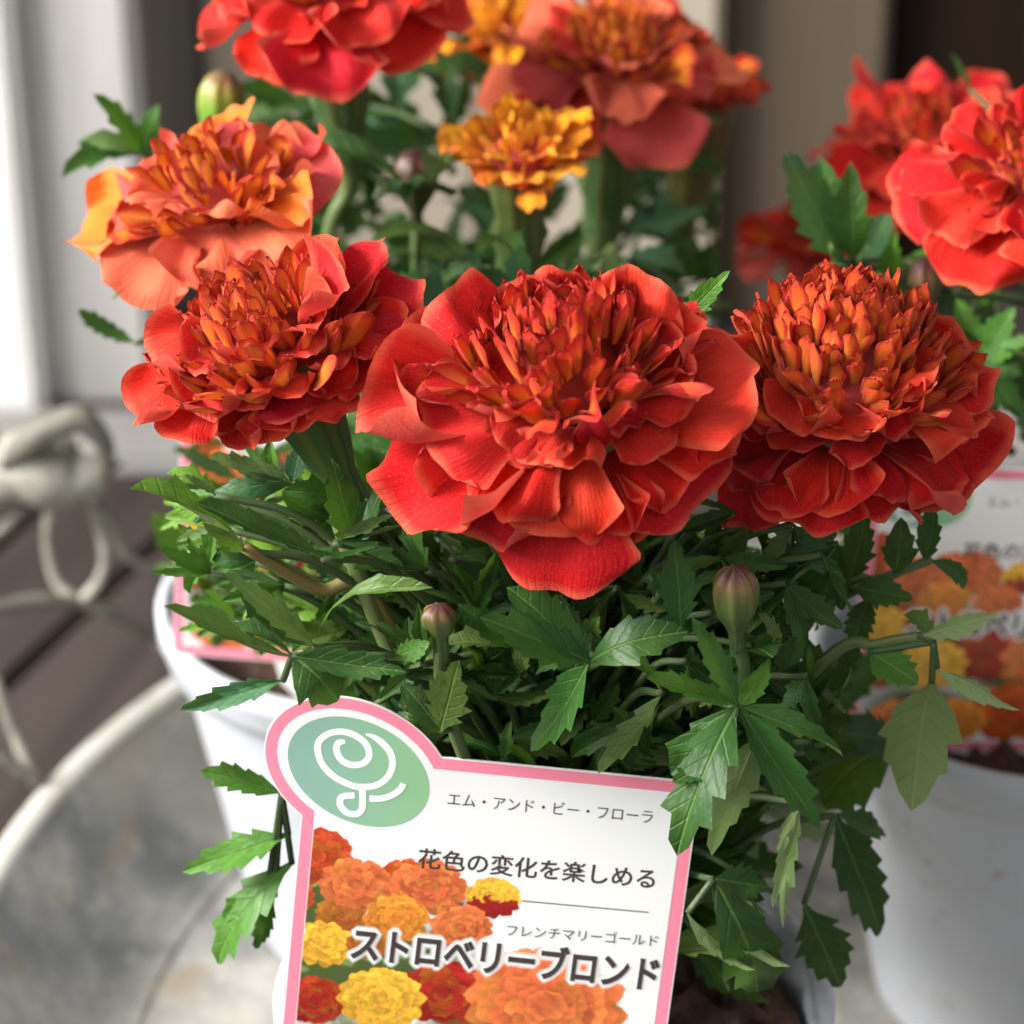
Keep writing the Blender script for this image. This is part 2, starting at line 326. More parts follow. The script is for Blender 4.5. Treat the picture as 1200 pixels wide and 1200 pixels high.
# iron bird perched on the tray handle
b0 = at(92, 702, .211)
bird = empty('iron_bird', b0); tag(bird, 'weathered whitish cast iron bird ornament perched on the wire tray handle', 'ornament')
def lump(name, rings, mat, n=20):       # rings: (centre, rx along, radius) swept along a path -> one rounded body
    P = np.array([r[0] for r in rings]); R = np.array([r[1] for r in rings]); Ps = spline(P, 26); Rs = spline(np.c_[R, R, R], 26)[:, 0].clip(1e-4)
    V, Fc, uv = tube(Ps-np.array(bird.location), Rs, n); return obj(name, mesh(name, V, Fc, mat, uv), bird)
YB = .212
lump('body', [(at(-40, 590, YB), .002), (at(-8, 566, YB), .0060), (at(32, 548, YB), .0098), (at(66, 552, YB), .0100), (at(92, 556, YB), .0075), (at(110, 548, YB), .0060), (at(124, 545, YB), .0046), (at(131, 546, YB), .001)], M_IRONWHITE)
lump('beak', [(at(122, 546, YB), .0018), (at(134, 545, YB), .0013), (at(146, 541, YB), .0003)], M_IRONWHITE, 10)
lump('tail', [(at(-2, 560, YB), .004), (at(-16, 520, YB+.003), .0034), (at(-24, 480, YB+.006), .0026), (at(-30, 452, YB+.008), .001)], M_IRON, 12)
lump('wing', [(at(128, 560, YB-.004), .001), (at(122, 520, YB-.006), .0024), (at(96, 492, YB-.007), .0034), (at(66, 498, YB-.008), .0036), (at(30, 520, YB-.009), .0036), (at(0, 548, YB-.008), .0008)], M_IRON, 14)
wire('perch_wire', [at(-40, 650, .214), at(0, 624, .213), at(36, 592, .213), at(80, 584, .212), at(122, 604, .212), at(150, 652, .213), at(182, 668, .216)], .0015, M_IRON, bird)
lump('leg', [(at(58, 586, YB), .0016), (at(56, 640, YB), .0014), (at(66, 680, YB), .0014), (at(86, 702, YB-.001), .0016)], M_IRONWHITE, 10)
lump('leg', [(at(102, 578, YB), .0016), (at(122, 640, YB), .0014), (at(118, 676, YB), .0014), (at(98, 703, YB-.001), .0016)], M_IRONWHITE, 10)

# ------------------------------------------------------------------ pots
def make_pot(loc, label):
    root = empty('flower_pot', loc); tag(root, label, 'pot', 'white plastic flower pots standing in the tray')
    Rr, H, Rb = .0495, .0895, .0315
    o = [(.001, .0), (Rb-.003, .0), (Rb-.0008, .0008), (Rb, .003), (Rb+.004, .022), (Rr-.006, .064), (Rr-.0028, H-.014), (Rr-.0022, H-.0125), (Rr-.0006, H-.0118), (Rr-.0002, H-.006)]
    i = [(Rr-.0022, H-.006), (Rr-.0036, H-.013), (Rr-.0075, .064), (Rb+.0028, .022), (Rb-.002, .004), (.001, .004)]
    V, Fc = lathe(o, 72); V = np.array(V); a = np.arctan2(V[:, 1], V[:, 0]); zz = np.clip(V[:, 2]/.07, 0, 1)
    amp = .020*np.sin(np.pi*zz)**.6; k = 1-amp*(np.cos(a*8) > .86); V[:, 0] *= k; V[:, 1] *= k      # shallow moulded flutes
    obj('pot_wall', mesh('pot_wall', V, Fc, M_POT), root)
    V, Fc = lathe(i, 72); obj('pot_lining', mesh('pot_lining', V, Fc, M_POT), root)
    rp = [(Rr+.0012*math.cos(t)-.0011, H-.0020+.0026*math.sin(t)-.0005) for t in np.linspace(math.pi, -math.pi, 13)]
    rp = [(Rr-.0022, H-.0065), (Rr-.0022, H-.0014), (Rr-.0014, H-.0003), (Rr-.0003, H), (Rr+.0008, H-.0004), (Rr+.0012, H-.0014), (Rr+.0011, H-.0060), (Rr-.0003, H-.0072)]
    V, Fc = lathe(rp, 96); obj('rim', mesh('rim', V, Fc, M_POT), root)
    nr, na = 20, 60; V = [(0, 0, .080)]; 
    for k in range(1, nr+1):
        for j in range(na):
            r = (Rr-.0046)*k/nr; t = 2*math.pi*j/na
            V.append((r*math.cos(t), r*math.sin(t), .080-.004*(k/nr)**3*0+.0016*RNG.normal()*(k < nr)+.0012*math.sin(9*t+k)))
    Fc = [(0, 1+j, 1+(j+1) % na) for j in range(na)]+grid_faces(nr, na, True, 1)
    obj('soil', mesh('soil', V, Fc, M_SOIL), root)
    return root
Z0 = -.0006
POT_F = np.array([.005, -.003, Z0]); POT_L = np.array([-.0325, .141, Z0]); POT_R = np.array([.113, .113, Z0])
make_pot(POT_F, 'white pot holding the front plant, with its plant tag facing out')
make_pot(POT_L, 'brightly lit white pot beside the bird ornament, rim showing under leaves')
make_pot(POT_R, 'shaded bluish white fluted pot under the dark half hidden plant tag')

# ------------------------------------------------------------------ plant tags (printed cards)
tau = math.radians(10); LN = np.array([0, -math.cos(tau), math.sin(tau)]); LO = at(560, 1000, -.0235)
def onplane(x, y): r = ray(x, y); return CAMP + r*(((LO-CAMP)@LN)/(r@LN))
LX = onplane(790, 914.5)-onplane(520, 888); LX /= np.linalg.norm(LX); LY = np.cross(LN, LX)
def L2(x, y): d = onplane(x, y)-LO; return np.array([d@LX, d@LY])
xl = (L2(334, 965)[0]+L2(349, 1190)[0])/2; xr = (L2(794, 930)[0]+L2(809, 1190)[0])/2; yt = (L2(530, 888)[1]+L2(785, 914)[1])/2
yb = yt-.066
ppl = 1/np.linalg.norm(L2(600, 1000)-L2(601, 1000))     # pixels per metre on the card
EC = L2(420, 904.5); ex = L2(420+100*math.cos(.50), 904.5+100*math.sin(.50))-EC; EA = math.atan2(ex[1], ex[0])
def ell(P, a, b):                       # implicit signed-ish distance
    d = P-EC; c, s = math.cos(EA), math.sin(EA); X = d[..., 0]*c+d[..., 1]*s; Y = -d[..., 0]*s+d[..., 1]*c
    return (np.sqrt((X/a)**2+(Y/b)**2)-1)*min(a, b)
def rrect(P, ins, rad=.0016):
    c = np.array([(xl+xr)/2, (yt+yb)/2]); h = np.array([(xr-xl)/2, (yt-yb)/2])-ins; q = np.abs(P-c)-(h-rad)
    return np.linalg.norm(np.maximum(q, 0), axis=-1)+np.minimum(q.max(axis=-1), 0)-rad
def outline(ins, n=420):
    ctr = np.array([EC[0]+.004, yt-.006]); a, b = 116/ppl-ins, 85/ppl-ins*.95
    ang = np.linspace(0, 2*math.pi, n, endpoint=False); D = np.c_[np.cos(ang), np.sin(ang)]; lo = np.zeros(n); hi = np.full(n, .12)
    for _ in range(40):
        m = (lo+hi)/2; P = ctr+D*m[:, None]; ins_ = np.minimum(ell(P, a, b), rrect(P, ins, max(.0016-ins*.9, .0003))) < 0
        lo = np.where(ins_, m, lo); hi = np.where(ins_, hi, m)
    return ctr+D*lo[:, None], ctr
def flat(name, poly, ctr, z, mat):
    V = [(ctr[0], ctr[1], z)]+[(p[0], p[1], z) for p in poly]; n = len(poly)
    return mesh(name, V, [(0, 1+i, 1+(i+1) % n) for i in range(n)], mat, smooth=False)
BW = 15.5/ppl; LAY = .000022
def card_meshes():
    out = []
    P, c = outline(0); n = len(P); th = .00045
    V = [(p[0], p[1], 0) for p in P]+[(p[0], p[1], -th) for p in P]+[(c[0], c[1], -th), (c[0], c[1], 0)]
    Fc = [(i, n+i, n+(i+1) % n, (i+1) % n) for i in range(n)]+[(2*n, n+(i+1) % n, n+i) for i in range(n)]+[(2*n+1, i, (i+1) % n) for i in range(n)]
    out.append(('card', mesh('card', V, Fc, M_CARD, smooth=False)))
    sx = (xl+xr)/2
    s = [(sx-.011, yb+.001), (sx-.009, yb-.005), (sx-.0015, yb-.012), (sx+.0015, yb-.012), (sx+.009, yb-.005), (sx+.011, yb+.001)]
    V = [(a, b, -.0001) for a, b in s]+[(a, b, -.0005) for a, b in s]; k = len(s)
    out.append(('stake', mesh('stake', V, [tuple(range(k)), tuple(range(2*k-1, k-1, -1))]+[(i, k+i, k+(i+1) % k, (i+1) % k) for i in range(k)], M_CARD, smooth=False)))
    P0, c0 = outline(.00022); out.append(('pink_border', flat('pink_border', P0, c0, LAY, M_PINK)))
    P1, c1 = outline(BW); out.append(('white_face', flat('white_face', P1, c1, 2*LAY, M_CARD)))
    # green oval, bluer at its left end, with the white swirl
    m, nt, p, _ = newmat('green_print'); N = NT(nt); tc = N.n('ShaderNodeTexCoord'); sp = N.n('ShaderNodeSeparateXYZ'); N.l(tc.outputs['Generated'], sp.inputs[0])
    N.l(N.mix(sp.outputs[0], c4(.235, .40, .345), c4(.27, .50, .255)), p.inputs['Base Color']); p.inputs['Roughness'].default_value = .34
    t = np.linspace(0, 2*math.pi, 90, endpoint=False); a, b = 87.5/ppl, 62/ppl; X, Y = a*np.cos(t), b*np.sin(t)
    Q = EC+np.c_[X*math.cos(EA)-Y*math.sin(EA), X*math.sin(EA)+Y*math.cos(EA)]; out.append(('green_oval', flat('green_oval', Q, EC, 4*LAY, m)))
    def cr(l): return [np.append(L2(320+x/4.286, 810+y/4.286), 0) for x, y in l]
    strokes = [[(362, 252), (330, 258), (318, 290), (340, 340), (390, 368), (450, 362), (482, 325), (470, 270), (420, 225), (350, 202), (280, 212), (232, 250), (225, 300), (250, 370), (310, 430), (390, 470), (450, 480), (520, 470), (575, 430), (600, 370), (590, 310), (550, 260), (505, 228), (465, 214)],
               [(447, 486), (450, 540), (446, 590), (420, 615), (375, 610), (340, 575), (338, 540), (360, 525), (410, 522)],
               [(484, 537), (540, 538), (600, 520), (640, 490), (655, 462)]]
    V = []; Fc = []
    for si, l in enumerate(strokes):
        S = spline(cr(l), len(l)*7); T = np.gradient(S, axis=0); T /= np.linalg.norm(T, axis=1)[:, None]; Nn = np.c_[-T[:, 1], T[:, 0]]; wd = 4.0/ppl; o = len(V)
        wf = np.full(len(S), wd)
        if si == 0: wf[-14:] *= np.linspace(1, .35, 14); wf[:8] *= np.linspace(.6, 1, 8)
        for k in range(len(S)):
            zz = (5+si*.6)*LAY+k*1e-8
            V += [(S[k, 0]+Nn[k, 0]*wf[k], S[k, 1]+Nn[k, 1]*wf[k], zz), (S[k, 0]-Nn[k, 0]*wf[k], S[k, 1]-Nn[k, 1]*wf[k], zz)]
        Fc += [(o+2*k, o+2*k+1, o+2*k+3, o+2*k+2) for k in range(len(S)-1)]
    out.append(('swirl_emblem', mesh('swirl_emblem', V, Fc, M_CARD, smooth=False)))
    # lettering
    def text(body, pl, pr, hpx, off, zl):
        cu = bpy.data.curves.new('lettering', 'FONT'); cu.body = body; cu.offset = off; cu.resolution_u = 3
        to = bpy.data.objects.new('lettering', cu); COL.objects.link(to); bpy.context.view_layer.update()
        me = bpy.data.meshes.new_from_object(to.evaluated_get(bpy.context.evaluated_depsgraph_get())); COL.objects.unlink(to); bpy.data.objects.remove(to)
        n = len(me.vertices); co_ = np.empty(n*3); me.vertices.foreach_get('co', co_); co_ = co_.reshape(-1, 3)
        mn, mx = co_.min(0), co_.max(0); a, b = L2(*pl), L2(*pr); d = b-a; wd = np.linalg.norm(d); d /= wd; nn = np.array([-d[1], d[0]]); h = hpx/ppl
        X = (co_[:, 0]-mn[0])/(mx[0]-mn[0])*wd; Y = ((co_[:, 1]-mn[1])/(mx[1]-mn[1])-.5)*h
        q = a+np.outer(X, d)+np.outer(Y, nn); co_[:, :2] = q; co_[:, 2] = zl*LAY; me.vertices.foreach_set('co', co_.ravel()); me.materials.clear(); me.materials.append(M_INK)
        me.update(); return me
    out.append(('lettering', text('エム・アンド・ビー・フローラ', (525, 935.5), (765, 957), 16.5, .0, 4)))
    out.append(('lettering', text('花色の変化を楽しめる', (490, 1005), (768, 1030), 27, .018, 4)))
    out.append(('lettering', text('フレンチマリーゴールド', (594, 1089), (771, 1102), 15, .0, 7)))
    big = text('ストロベリーブロンド', (412, 1103), (772, 1141), 46, .030, 7); out.append(('lettering', big))
    a, b = L2(612, 1055.5), L2(760, 1069); d = (b-a)/np.linalg.norm(b-a)*0; nn = np.array([-(b-a)[1], (b-a)[0]])/np.linalg.norm(b-a)*(.75/ppl)
    out.append(('rule_line', mesh('rule_line', [(*(a-nn), 4*LAY), (*(b-nn), 4*LAY), (*(b+nn), 4*LAY), (*(a+nn), 4*LAY)], [(0, 1, 2, 3)], M_INK, smooth=False)))
    # printed picture of marigolds: colours computed on a fine grid and kept as vertex colours
    step = .00014; gx = np.arange(xl+BW+.00012, xr-BW-.0001, step); gy = np.arange(yb+BW, L2(345, 962)[1]+.001, step)
    GX, GY = np.meshgrid(gx, gy); H_, W_ = GX.shape
    img = np.empty((H_, W_, 3)); img[:] = (.83, .82, .79); R = np.random.default_rng(5)
    def fr(px, py): return L2(px, py)
    nz = R.normal(size=(H_, W_))
    for _ in range(3): nz = (nz+np.roll(nz, 1, 0)+np.roll(nz, -1, 0)+np.roll(nz, 1, 1)+np.roll(nz, -1, 1))/2.4
    nz /= nz.std()
    def blob(px, py, rx, ry, col, soft=.35):
        c = fr(px, py); d = np.sqrt(((GX-c[0])/(rx/ppl))**2+((GY-c[1])/(ry/ppl))**2)+nz*.03; a = np.clip((1-d)/soft, 0, 1)[..., None]; img[:] = img*(1-a)+np.array(col)*a
    for px, py, rx, ry in ((390, 1140, 110, 90), (470, 1120, 110, 55), (430, 1240, 120, 60), (560, 1190, 90, 50), (360, 1060, 45, 60), (520, 1060, 40, 18), (640, 1240, 160, 60)):
        blob(px, py, rx, ry, (.07, .10, .025), .5)
    for px, py in ((404, 1128), (430, 1122), (455, 1128), (470, 1120), (368, 1030), (495, 1128), (405, 1200), (350, 1135)):
        blob(px+3, py, 12, 6, (.20, .27, .08), .6)
    blob(367, 1030, 9, 12, (.36, .36, .06), .4)
    REDO, SAL, YEL, DRED, MIX, BRN = (.56, .060, .018), (.72, .150, .050), (.88, .45, .045), (.38, .015, .012), (.78, .24, .035), (.42, .11, .02)
    ros = [(370, 1003, 44, REDO), (400, 1072, 30, BRN), (342, 1050, 26, REDO), (478, 1032, 34, REDO), (417, 1037, 42, SAL), (502, 1040, 44, SAL), (578, 1052, 32, YEL), (465, 1077, 38, MIX), (540, 1086, 36, SAL),
           (378, 1106, 36, YEL), (430, 1106, 24, BRN), (368, 1172, 38, DRED), (520, 1163, 52, DRED), (447, 1171, 50, YEL), (640, 1178, 92, SAL), (560, 1250, 60, REDO), (400, 1252, 46, SAL), (480, 1255, 44, MIX), (730, 1240, 50, YEL)]
    for px, py, r, col in ros:
        c = fr(px, py); q = .80; rot0 = R.uniform(0, 6); r = r/ppl; col = np.array(col)
        ex2 = (GX-c[0])**2+((GY-c[1])/q)**2; sub = ex2 < (1.35*r)**2
        if not sub.any(): continue
        ys, xs = np.where(sub); y0, y1, x0, x1 = ys.min(), ys.max()+1, xs.min(), xs.max()+1; gxx, gyy = GX[y0:y1, x0:x1], (GY[y0:y1, x0:x1]-c[1])/q; ii = img[y0:y1, x0:x1]; nn2 = nz[y0:y1, x0:x1]
        gxx = gxx-c[0]
        for k in range(7):
            rr = r*(.80-.115*k); n = 12-k; prd = r*(.29-.018*k)
            for j in R.permutation(n):
                an = rot0+k*.4+2*math.pi*j/n+R.uniform(-.12, .12); cxx, cyy = rr*math.cos(an), rr*math.sin(an); rad = (gxx*math.cos(an)+gyy*math.sin(an)); tan = -gxx*math.sin(an)+gyy*math.cos(an)
                d = np.sqrt(((rad-rr)/(prd*.95))**2+(tan/(prd*(1.05)))**2)+nn2*.03+.09*np.sin(tan/prd*5+j)
                a = np.clip((1-d)/.12, 0, 1)[..., None]; sh = .20+.98*np.clip((rad-rr)/prd*.5+.5, 0, 1)+.07*np.sin(tan/prd*9+nn2*.4)+nn2*.035; sh = sh*(.78+.30*(cyy/r+.6)); cc = col*(.65+.55*R.random())+np.array([.03, .09*R.random()**2, 0])
                if px == 578 and math.sin(an) < -.2: cc = np.array(DRED)
                ii[:] = ii*(1-a)+(cc*sh[..., None])*a
        blob(px, py, r*ppl*.2, r*ppl*.16, col*.9, .8)
    # white halo behind the big lettering
    n = len(big.vertices); bc = np.empty(n*3); big.vertices.foreach_get('co', bc); bc = bc.reshape(-1, 3)[:, :2]; mask = np.zeros((H_, W_)); big.calc_loop_triangles()
    for t in big.loop_triangles:
        A, B, Cc = bc[list(t.vertices)]; lo = np.floor((np.minimum(np.minimum(A, B), Cc)-[gx[0], gy[0]])/step).astype(int); hi = np.ceil((np.maximum(np.maximum(A, B), Cc)-[gx[0], gy[0]])/step).astype(int)+1
        x0, y0 = np.maximum(lo, 0); x1, y1 = min(hi[0], W_), min(hi[1], H_)
        if x1 <= x0 or y1 <= y0: continue
        X, Y = GX[y0:y1, x0:x1], GY[y0:y1, x0:x1]; e = lambda P, Q: (Q[0]-P[0])*(Y-P[1])-(Q[1]-P[1])*(X-P[0])
        a, b, c = e(A, B), e(B, Cc), e(Cc, A); mask[y0:y1, x0:x1] = np.maximum(mask[y0:y1, x0:x1], ((a >= 0) & (b >= 0) & (c >= 0)) | ((a <= 0) & (b <= 0) & (c <= 0)))
    for _ in range(9): mask = np.maximum(mask, .93*np.maximum(np.maximum(np.roll(mask, 1, 0), np.roll(mask, -1, 0)), np.maximum(np.roll(mask, 1, 1), np.roll(mask, -1, 1)))-.03) if _ < 7 else (mask+np.roll(mask, 1, 0)+np.roll(mask, -1, 0)+np.roll(mask, 1, 1)+np.roll(mask, -1, 1))/5
    h = np.clip((mask-.25)/.45, 0, 1)[..., None]; img = img*(1-h)+np.array((.83, .82, .79))*h
    m, nt, p, _ = newmat('printed_picture'); at_ = nt.nodes.new('ShaderNodeAttribute'); at_.attribute_name = 'Col'; nt.links.new(at_.outputs['Color'], p.inputs['Base Color']); p.inputs['Roughness'].default_value = .34
    V = np.c_[GX.ravel(), GY.ravel(), np.full(GX.size, 3*LAY)]; out.append(('printed_picture', mesh('printed_picture', V, grid_faces(H_, W_), m, smooth=False, col=img.reshape(-1, 3))))
    return out
CARD = card_meshes()
def make_tag(M, label):
    root = empty('plant_tag'); root.matrix_world = M; tag(root, label, 'plant tag', 'printed plant tags stuck in the pots')
    prev = None
    for nm, me in CARD:
        par = root
        obj(nm, me, par)
    return root
def mat3(X, Y, Z, O): return Matrix(((X[0], Y[0], Z[0], O[0]), (X[1], Y[1], Z[1], O[1]), (X[2], Y[2], Z[2], O[2]), (0, 0, 0, 1)))
make_tag(mat3(LX, LY, LN, LO), 'pink edged plant tag with full Japanese lettering, standing in the front pot')
def other_tag(local, world, tilt, roll, yaw, label):
    Z = np.array([0, -math.cos(tilt), math.sin(tilt)]); X = np.array([math.cos(roll), 0, 0])+np.cross(Z, [1., 0, 0])*(-math.sin(roll)); X /= np.linalg.norm(X)
    cy, sy = math.cos(yaw), math.sin(yaw); Rz = np.array([[cy, -sy, 0], [sy, cy, 0], [0, 0, 1]]); Z = Rz@Z; X = Rz@X; Y = np.cross(Z, X); O = world-X*local[0]-Y*local[1]
    return make_tag(mat3(X, Y, Z, O), label)
other_tag(L2(333, 950), at(197, 484, .112), math.radians(9), math.radians(4.5), 0, 'plant tag largely hidden behind leaves, in the bright pot beside the bird')
other_tag(L2(490, 1005), at(1128, 645, .088), math.radians(1), math.radians(1.5), 0, 'shaded plant tag behind a drooping leaf, in the bluish white pot')

# ------------------------------------------------------------------ flower building
def petal_mesh(L, W, e0, e1, cup=.15, ruf=.05, nr=2.2, seed=0, nu=13, nv=13, claw=.22, notch=.06, pointy=0., mat=None, roll=0., tipcurl=0., power=1.2, er=0.):
    R = np.random.default_rng(seed); ph = R.uniform(0, 6.28, 6)
    S = np.linspace(0, 1, 60); ang = e0+(e1-e0)*S**power+tipcurl*np.clip((S-.72)/.28, 0, 1)**2
    cx = np.concatenate([[0], np.cumsum(np.cos((ang[1:]+ang[:-1])/2))])/59*L; cz = np.concatenate([[0], np.cumsum(np.sin((ang[1:]+ang[:-1])/2))])/59*L
    us = 1-(1-np.linspace(0, 1, nu))**1.5 if pointy else np.linspace(0, 1, nu)**.85; vs = np.sin(np.linspace(-1, 1, nv)*math.pi/2*.92)/math.sin(math.pi/2*.92); U, Vv = np.meshgrid(us, vs, indexing='ij')
    q_ = np.clip(U/.78, 0, 1); prof = claw+(1-claw)*(q_**1.25*(1-.22*q_)/.78); prof = prof*(1-.16*np.clip((U-.78)/.22, 0, 1)**2)
    if pointy: prof = (claw+(1-claw)*np.clip(U/.6, 0, 1))*np.sqrt(np.clip(1-np.clip((U-.66)/.34, 0, 1)**2.2, .05, 1))
    y = prof*Vv*W/2
    tip = 1-.22*np.abs(Vv)**3+notch*(.35*np.cos(Vv*math.pi*1.3+ph[0])-.42*np.exp(-((Vv-.25*math.sin(ph[5]))/.17)**2)+.30*np.cos(Vv*math.pi*2.4+ph[1])+.06*np.cos(Vv*math.pi*6.3+ph[2]))-notch*.6
    if pointy: tip = 1-pointy*.4*np.abs(Vv)**2
    s = np.clip(U*(1+(tip-1)*U**1.5), 0, 1)
    x = np.interp(s, S, cx); z = np.interp(s, S, cz); a = np.interp(s, S, ang)
    d = cup*prof*W*.5*np.abs(Vv)**2*(.4+.6*U)*((1-.75*U**4) if pointy else 1)
    if er: d = d+er*W*.5*np.clip((np.abs(Vv)-.55)/.45, 0, 1)**2*U*np.sin(ph[1]+2.2*U+(Vv > 0)*ph[2])
    if er: d = d-abs(er)*L*.35*np.clip((U-.72)/.28, 0, 1)**2*np.cos(1.4*math.pi*Vv+ph[3])
    env = U**1.4*(.35+.65*np.abs(Vv)**1.2)*(1 if pointy else 1.6)
    d = d+ruf*L*env*(np.sin(nr*math.pi*Vv+ph[3]+1.6*U)+.22*np.sin(nr*2.1*math.pi*Vv+ph[4]-2*U))+.03*L*U*np.sin(3.1*Vv+4*U+ph[5])
    d = d-.06*prof*W*np.exp(-(Vv/.16)**2)*U*.5                      # shallow crease down the middle
    ca = math.cos(roll); sa = math.sin(roll); y2 = y*ca; d = d+y*sa*U
    X = x-np.sin(a)*d; Z = z+np.cos(a)*d
    return mesh('petal', np.c_[X.ravel(), y2.ravel(), Z.ravel()], [f[::-1] for f in grid_faces(nu, nv)], mat or M_PETAL, np.c_[U.ravel(), (Vv.ravel()+1)/2])
RED, ORED, ORG, SALM, YELO, PINK = (.58, .008, .013), (.64, .026, .017), (.72, .15, .018), (.74, .15, .075), (.80, .34, .014), (.66, .085, .075)
def tone(c, k=.12): f = 1+random.uniform(-k, k); return tuple(min(1, x*f*(1+random.uniform(-k, k)*.5)) for x in c)
FLORET_SHAPES = {}
def floret_mesh(kind, i):
    key = (kind, i)
    if key not in FLORET_SHAPES:
        R = random.Random(i*7+len(kind)*13)
        if kind == 'small': me = petal_mesh(.0076*R.uniform(.85, 1.15), .0037*R.uniform(.85, 1.2), R.uniform(-.1, .2), R.uniform(.2, .8), R.uniform(.35, .7), .02, 1.2, i, 10, 7, .50, .03, R.uniform(.2, .45), M_FLORET)
        elif kind == 'mid': me = petal_mesh(.0094*R.uniform(.9, 1.1), .0050*R.uniform(.9, 1.15), R.uniform(.0, .3), R.uniform(-.1, .6), R.uniform(.25, .7), .04, 1.3, i+40, 10, 9, .45, .04, R.uniform(.10, .3), M_FLORET)
        else: me = petal_mesh(.0112*R.uniform(.9, 1.1), .0078*R.uniform(.9, 1.1), R.uniform(.1, .4), R.uniform(-.8, .2), R.uniform(.2, .6), .08, 1.6, i+80, 11, 11, .38, .05, 0, M_FLORET)
        me.name = 'floret'; FLORET_SHAPES[key] = me
    return FLORET_SHAPES[key]
def calyx_mesh(rt, ln, rs):
    prof = [(rs, -ln-.012), (rs*1.05, -ln-.004), (rs*1.45, -ln+.0005), (rt*.74, -ln*.72), (rt*.93, -ln*.45), (rt, -ln*.18), (rt*.97, 0.001), (rt*.6, .002)]
    n = 40; V, Fc = lathe(prof, n, 10, .045); uv = [(i/(len(prof)-1)*.45, j/n) for i in range(len(prof)) for j in range(n)]
    return mesh('calyx', V, Fc, M_BUD, uv)
def dome_mesh(Rd, Hd):
    prof = [(Rd*math.cos(t), Hd*math.sin(t)) for t in np.linspace(-.3, math.pi/2-.02, 8)]; V, Fc = lathe(prof, 24)
    return mesh('receptacle', V, Fc, M_CORE, None)
M_CORE = simple('flower_core', (.30, .018, .008), .7, .4, 300)

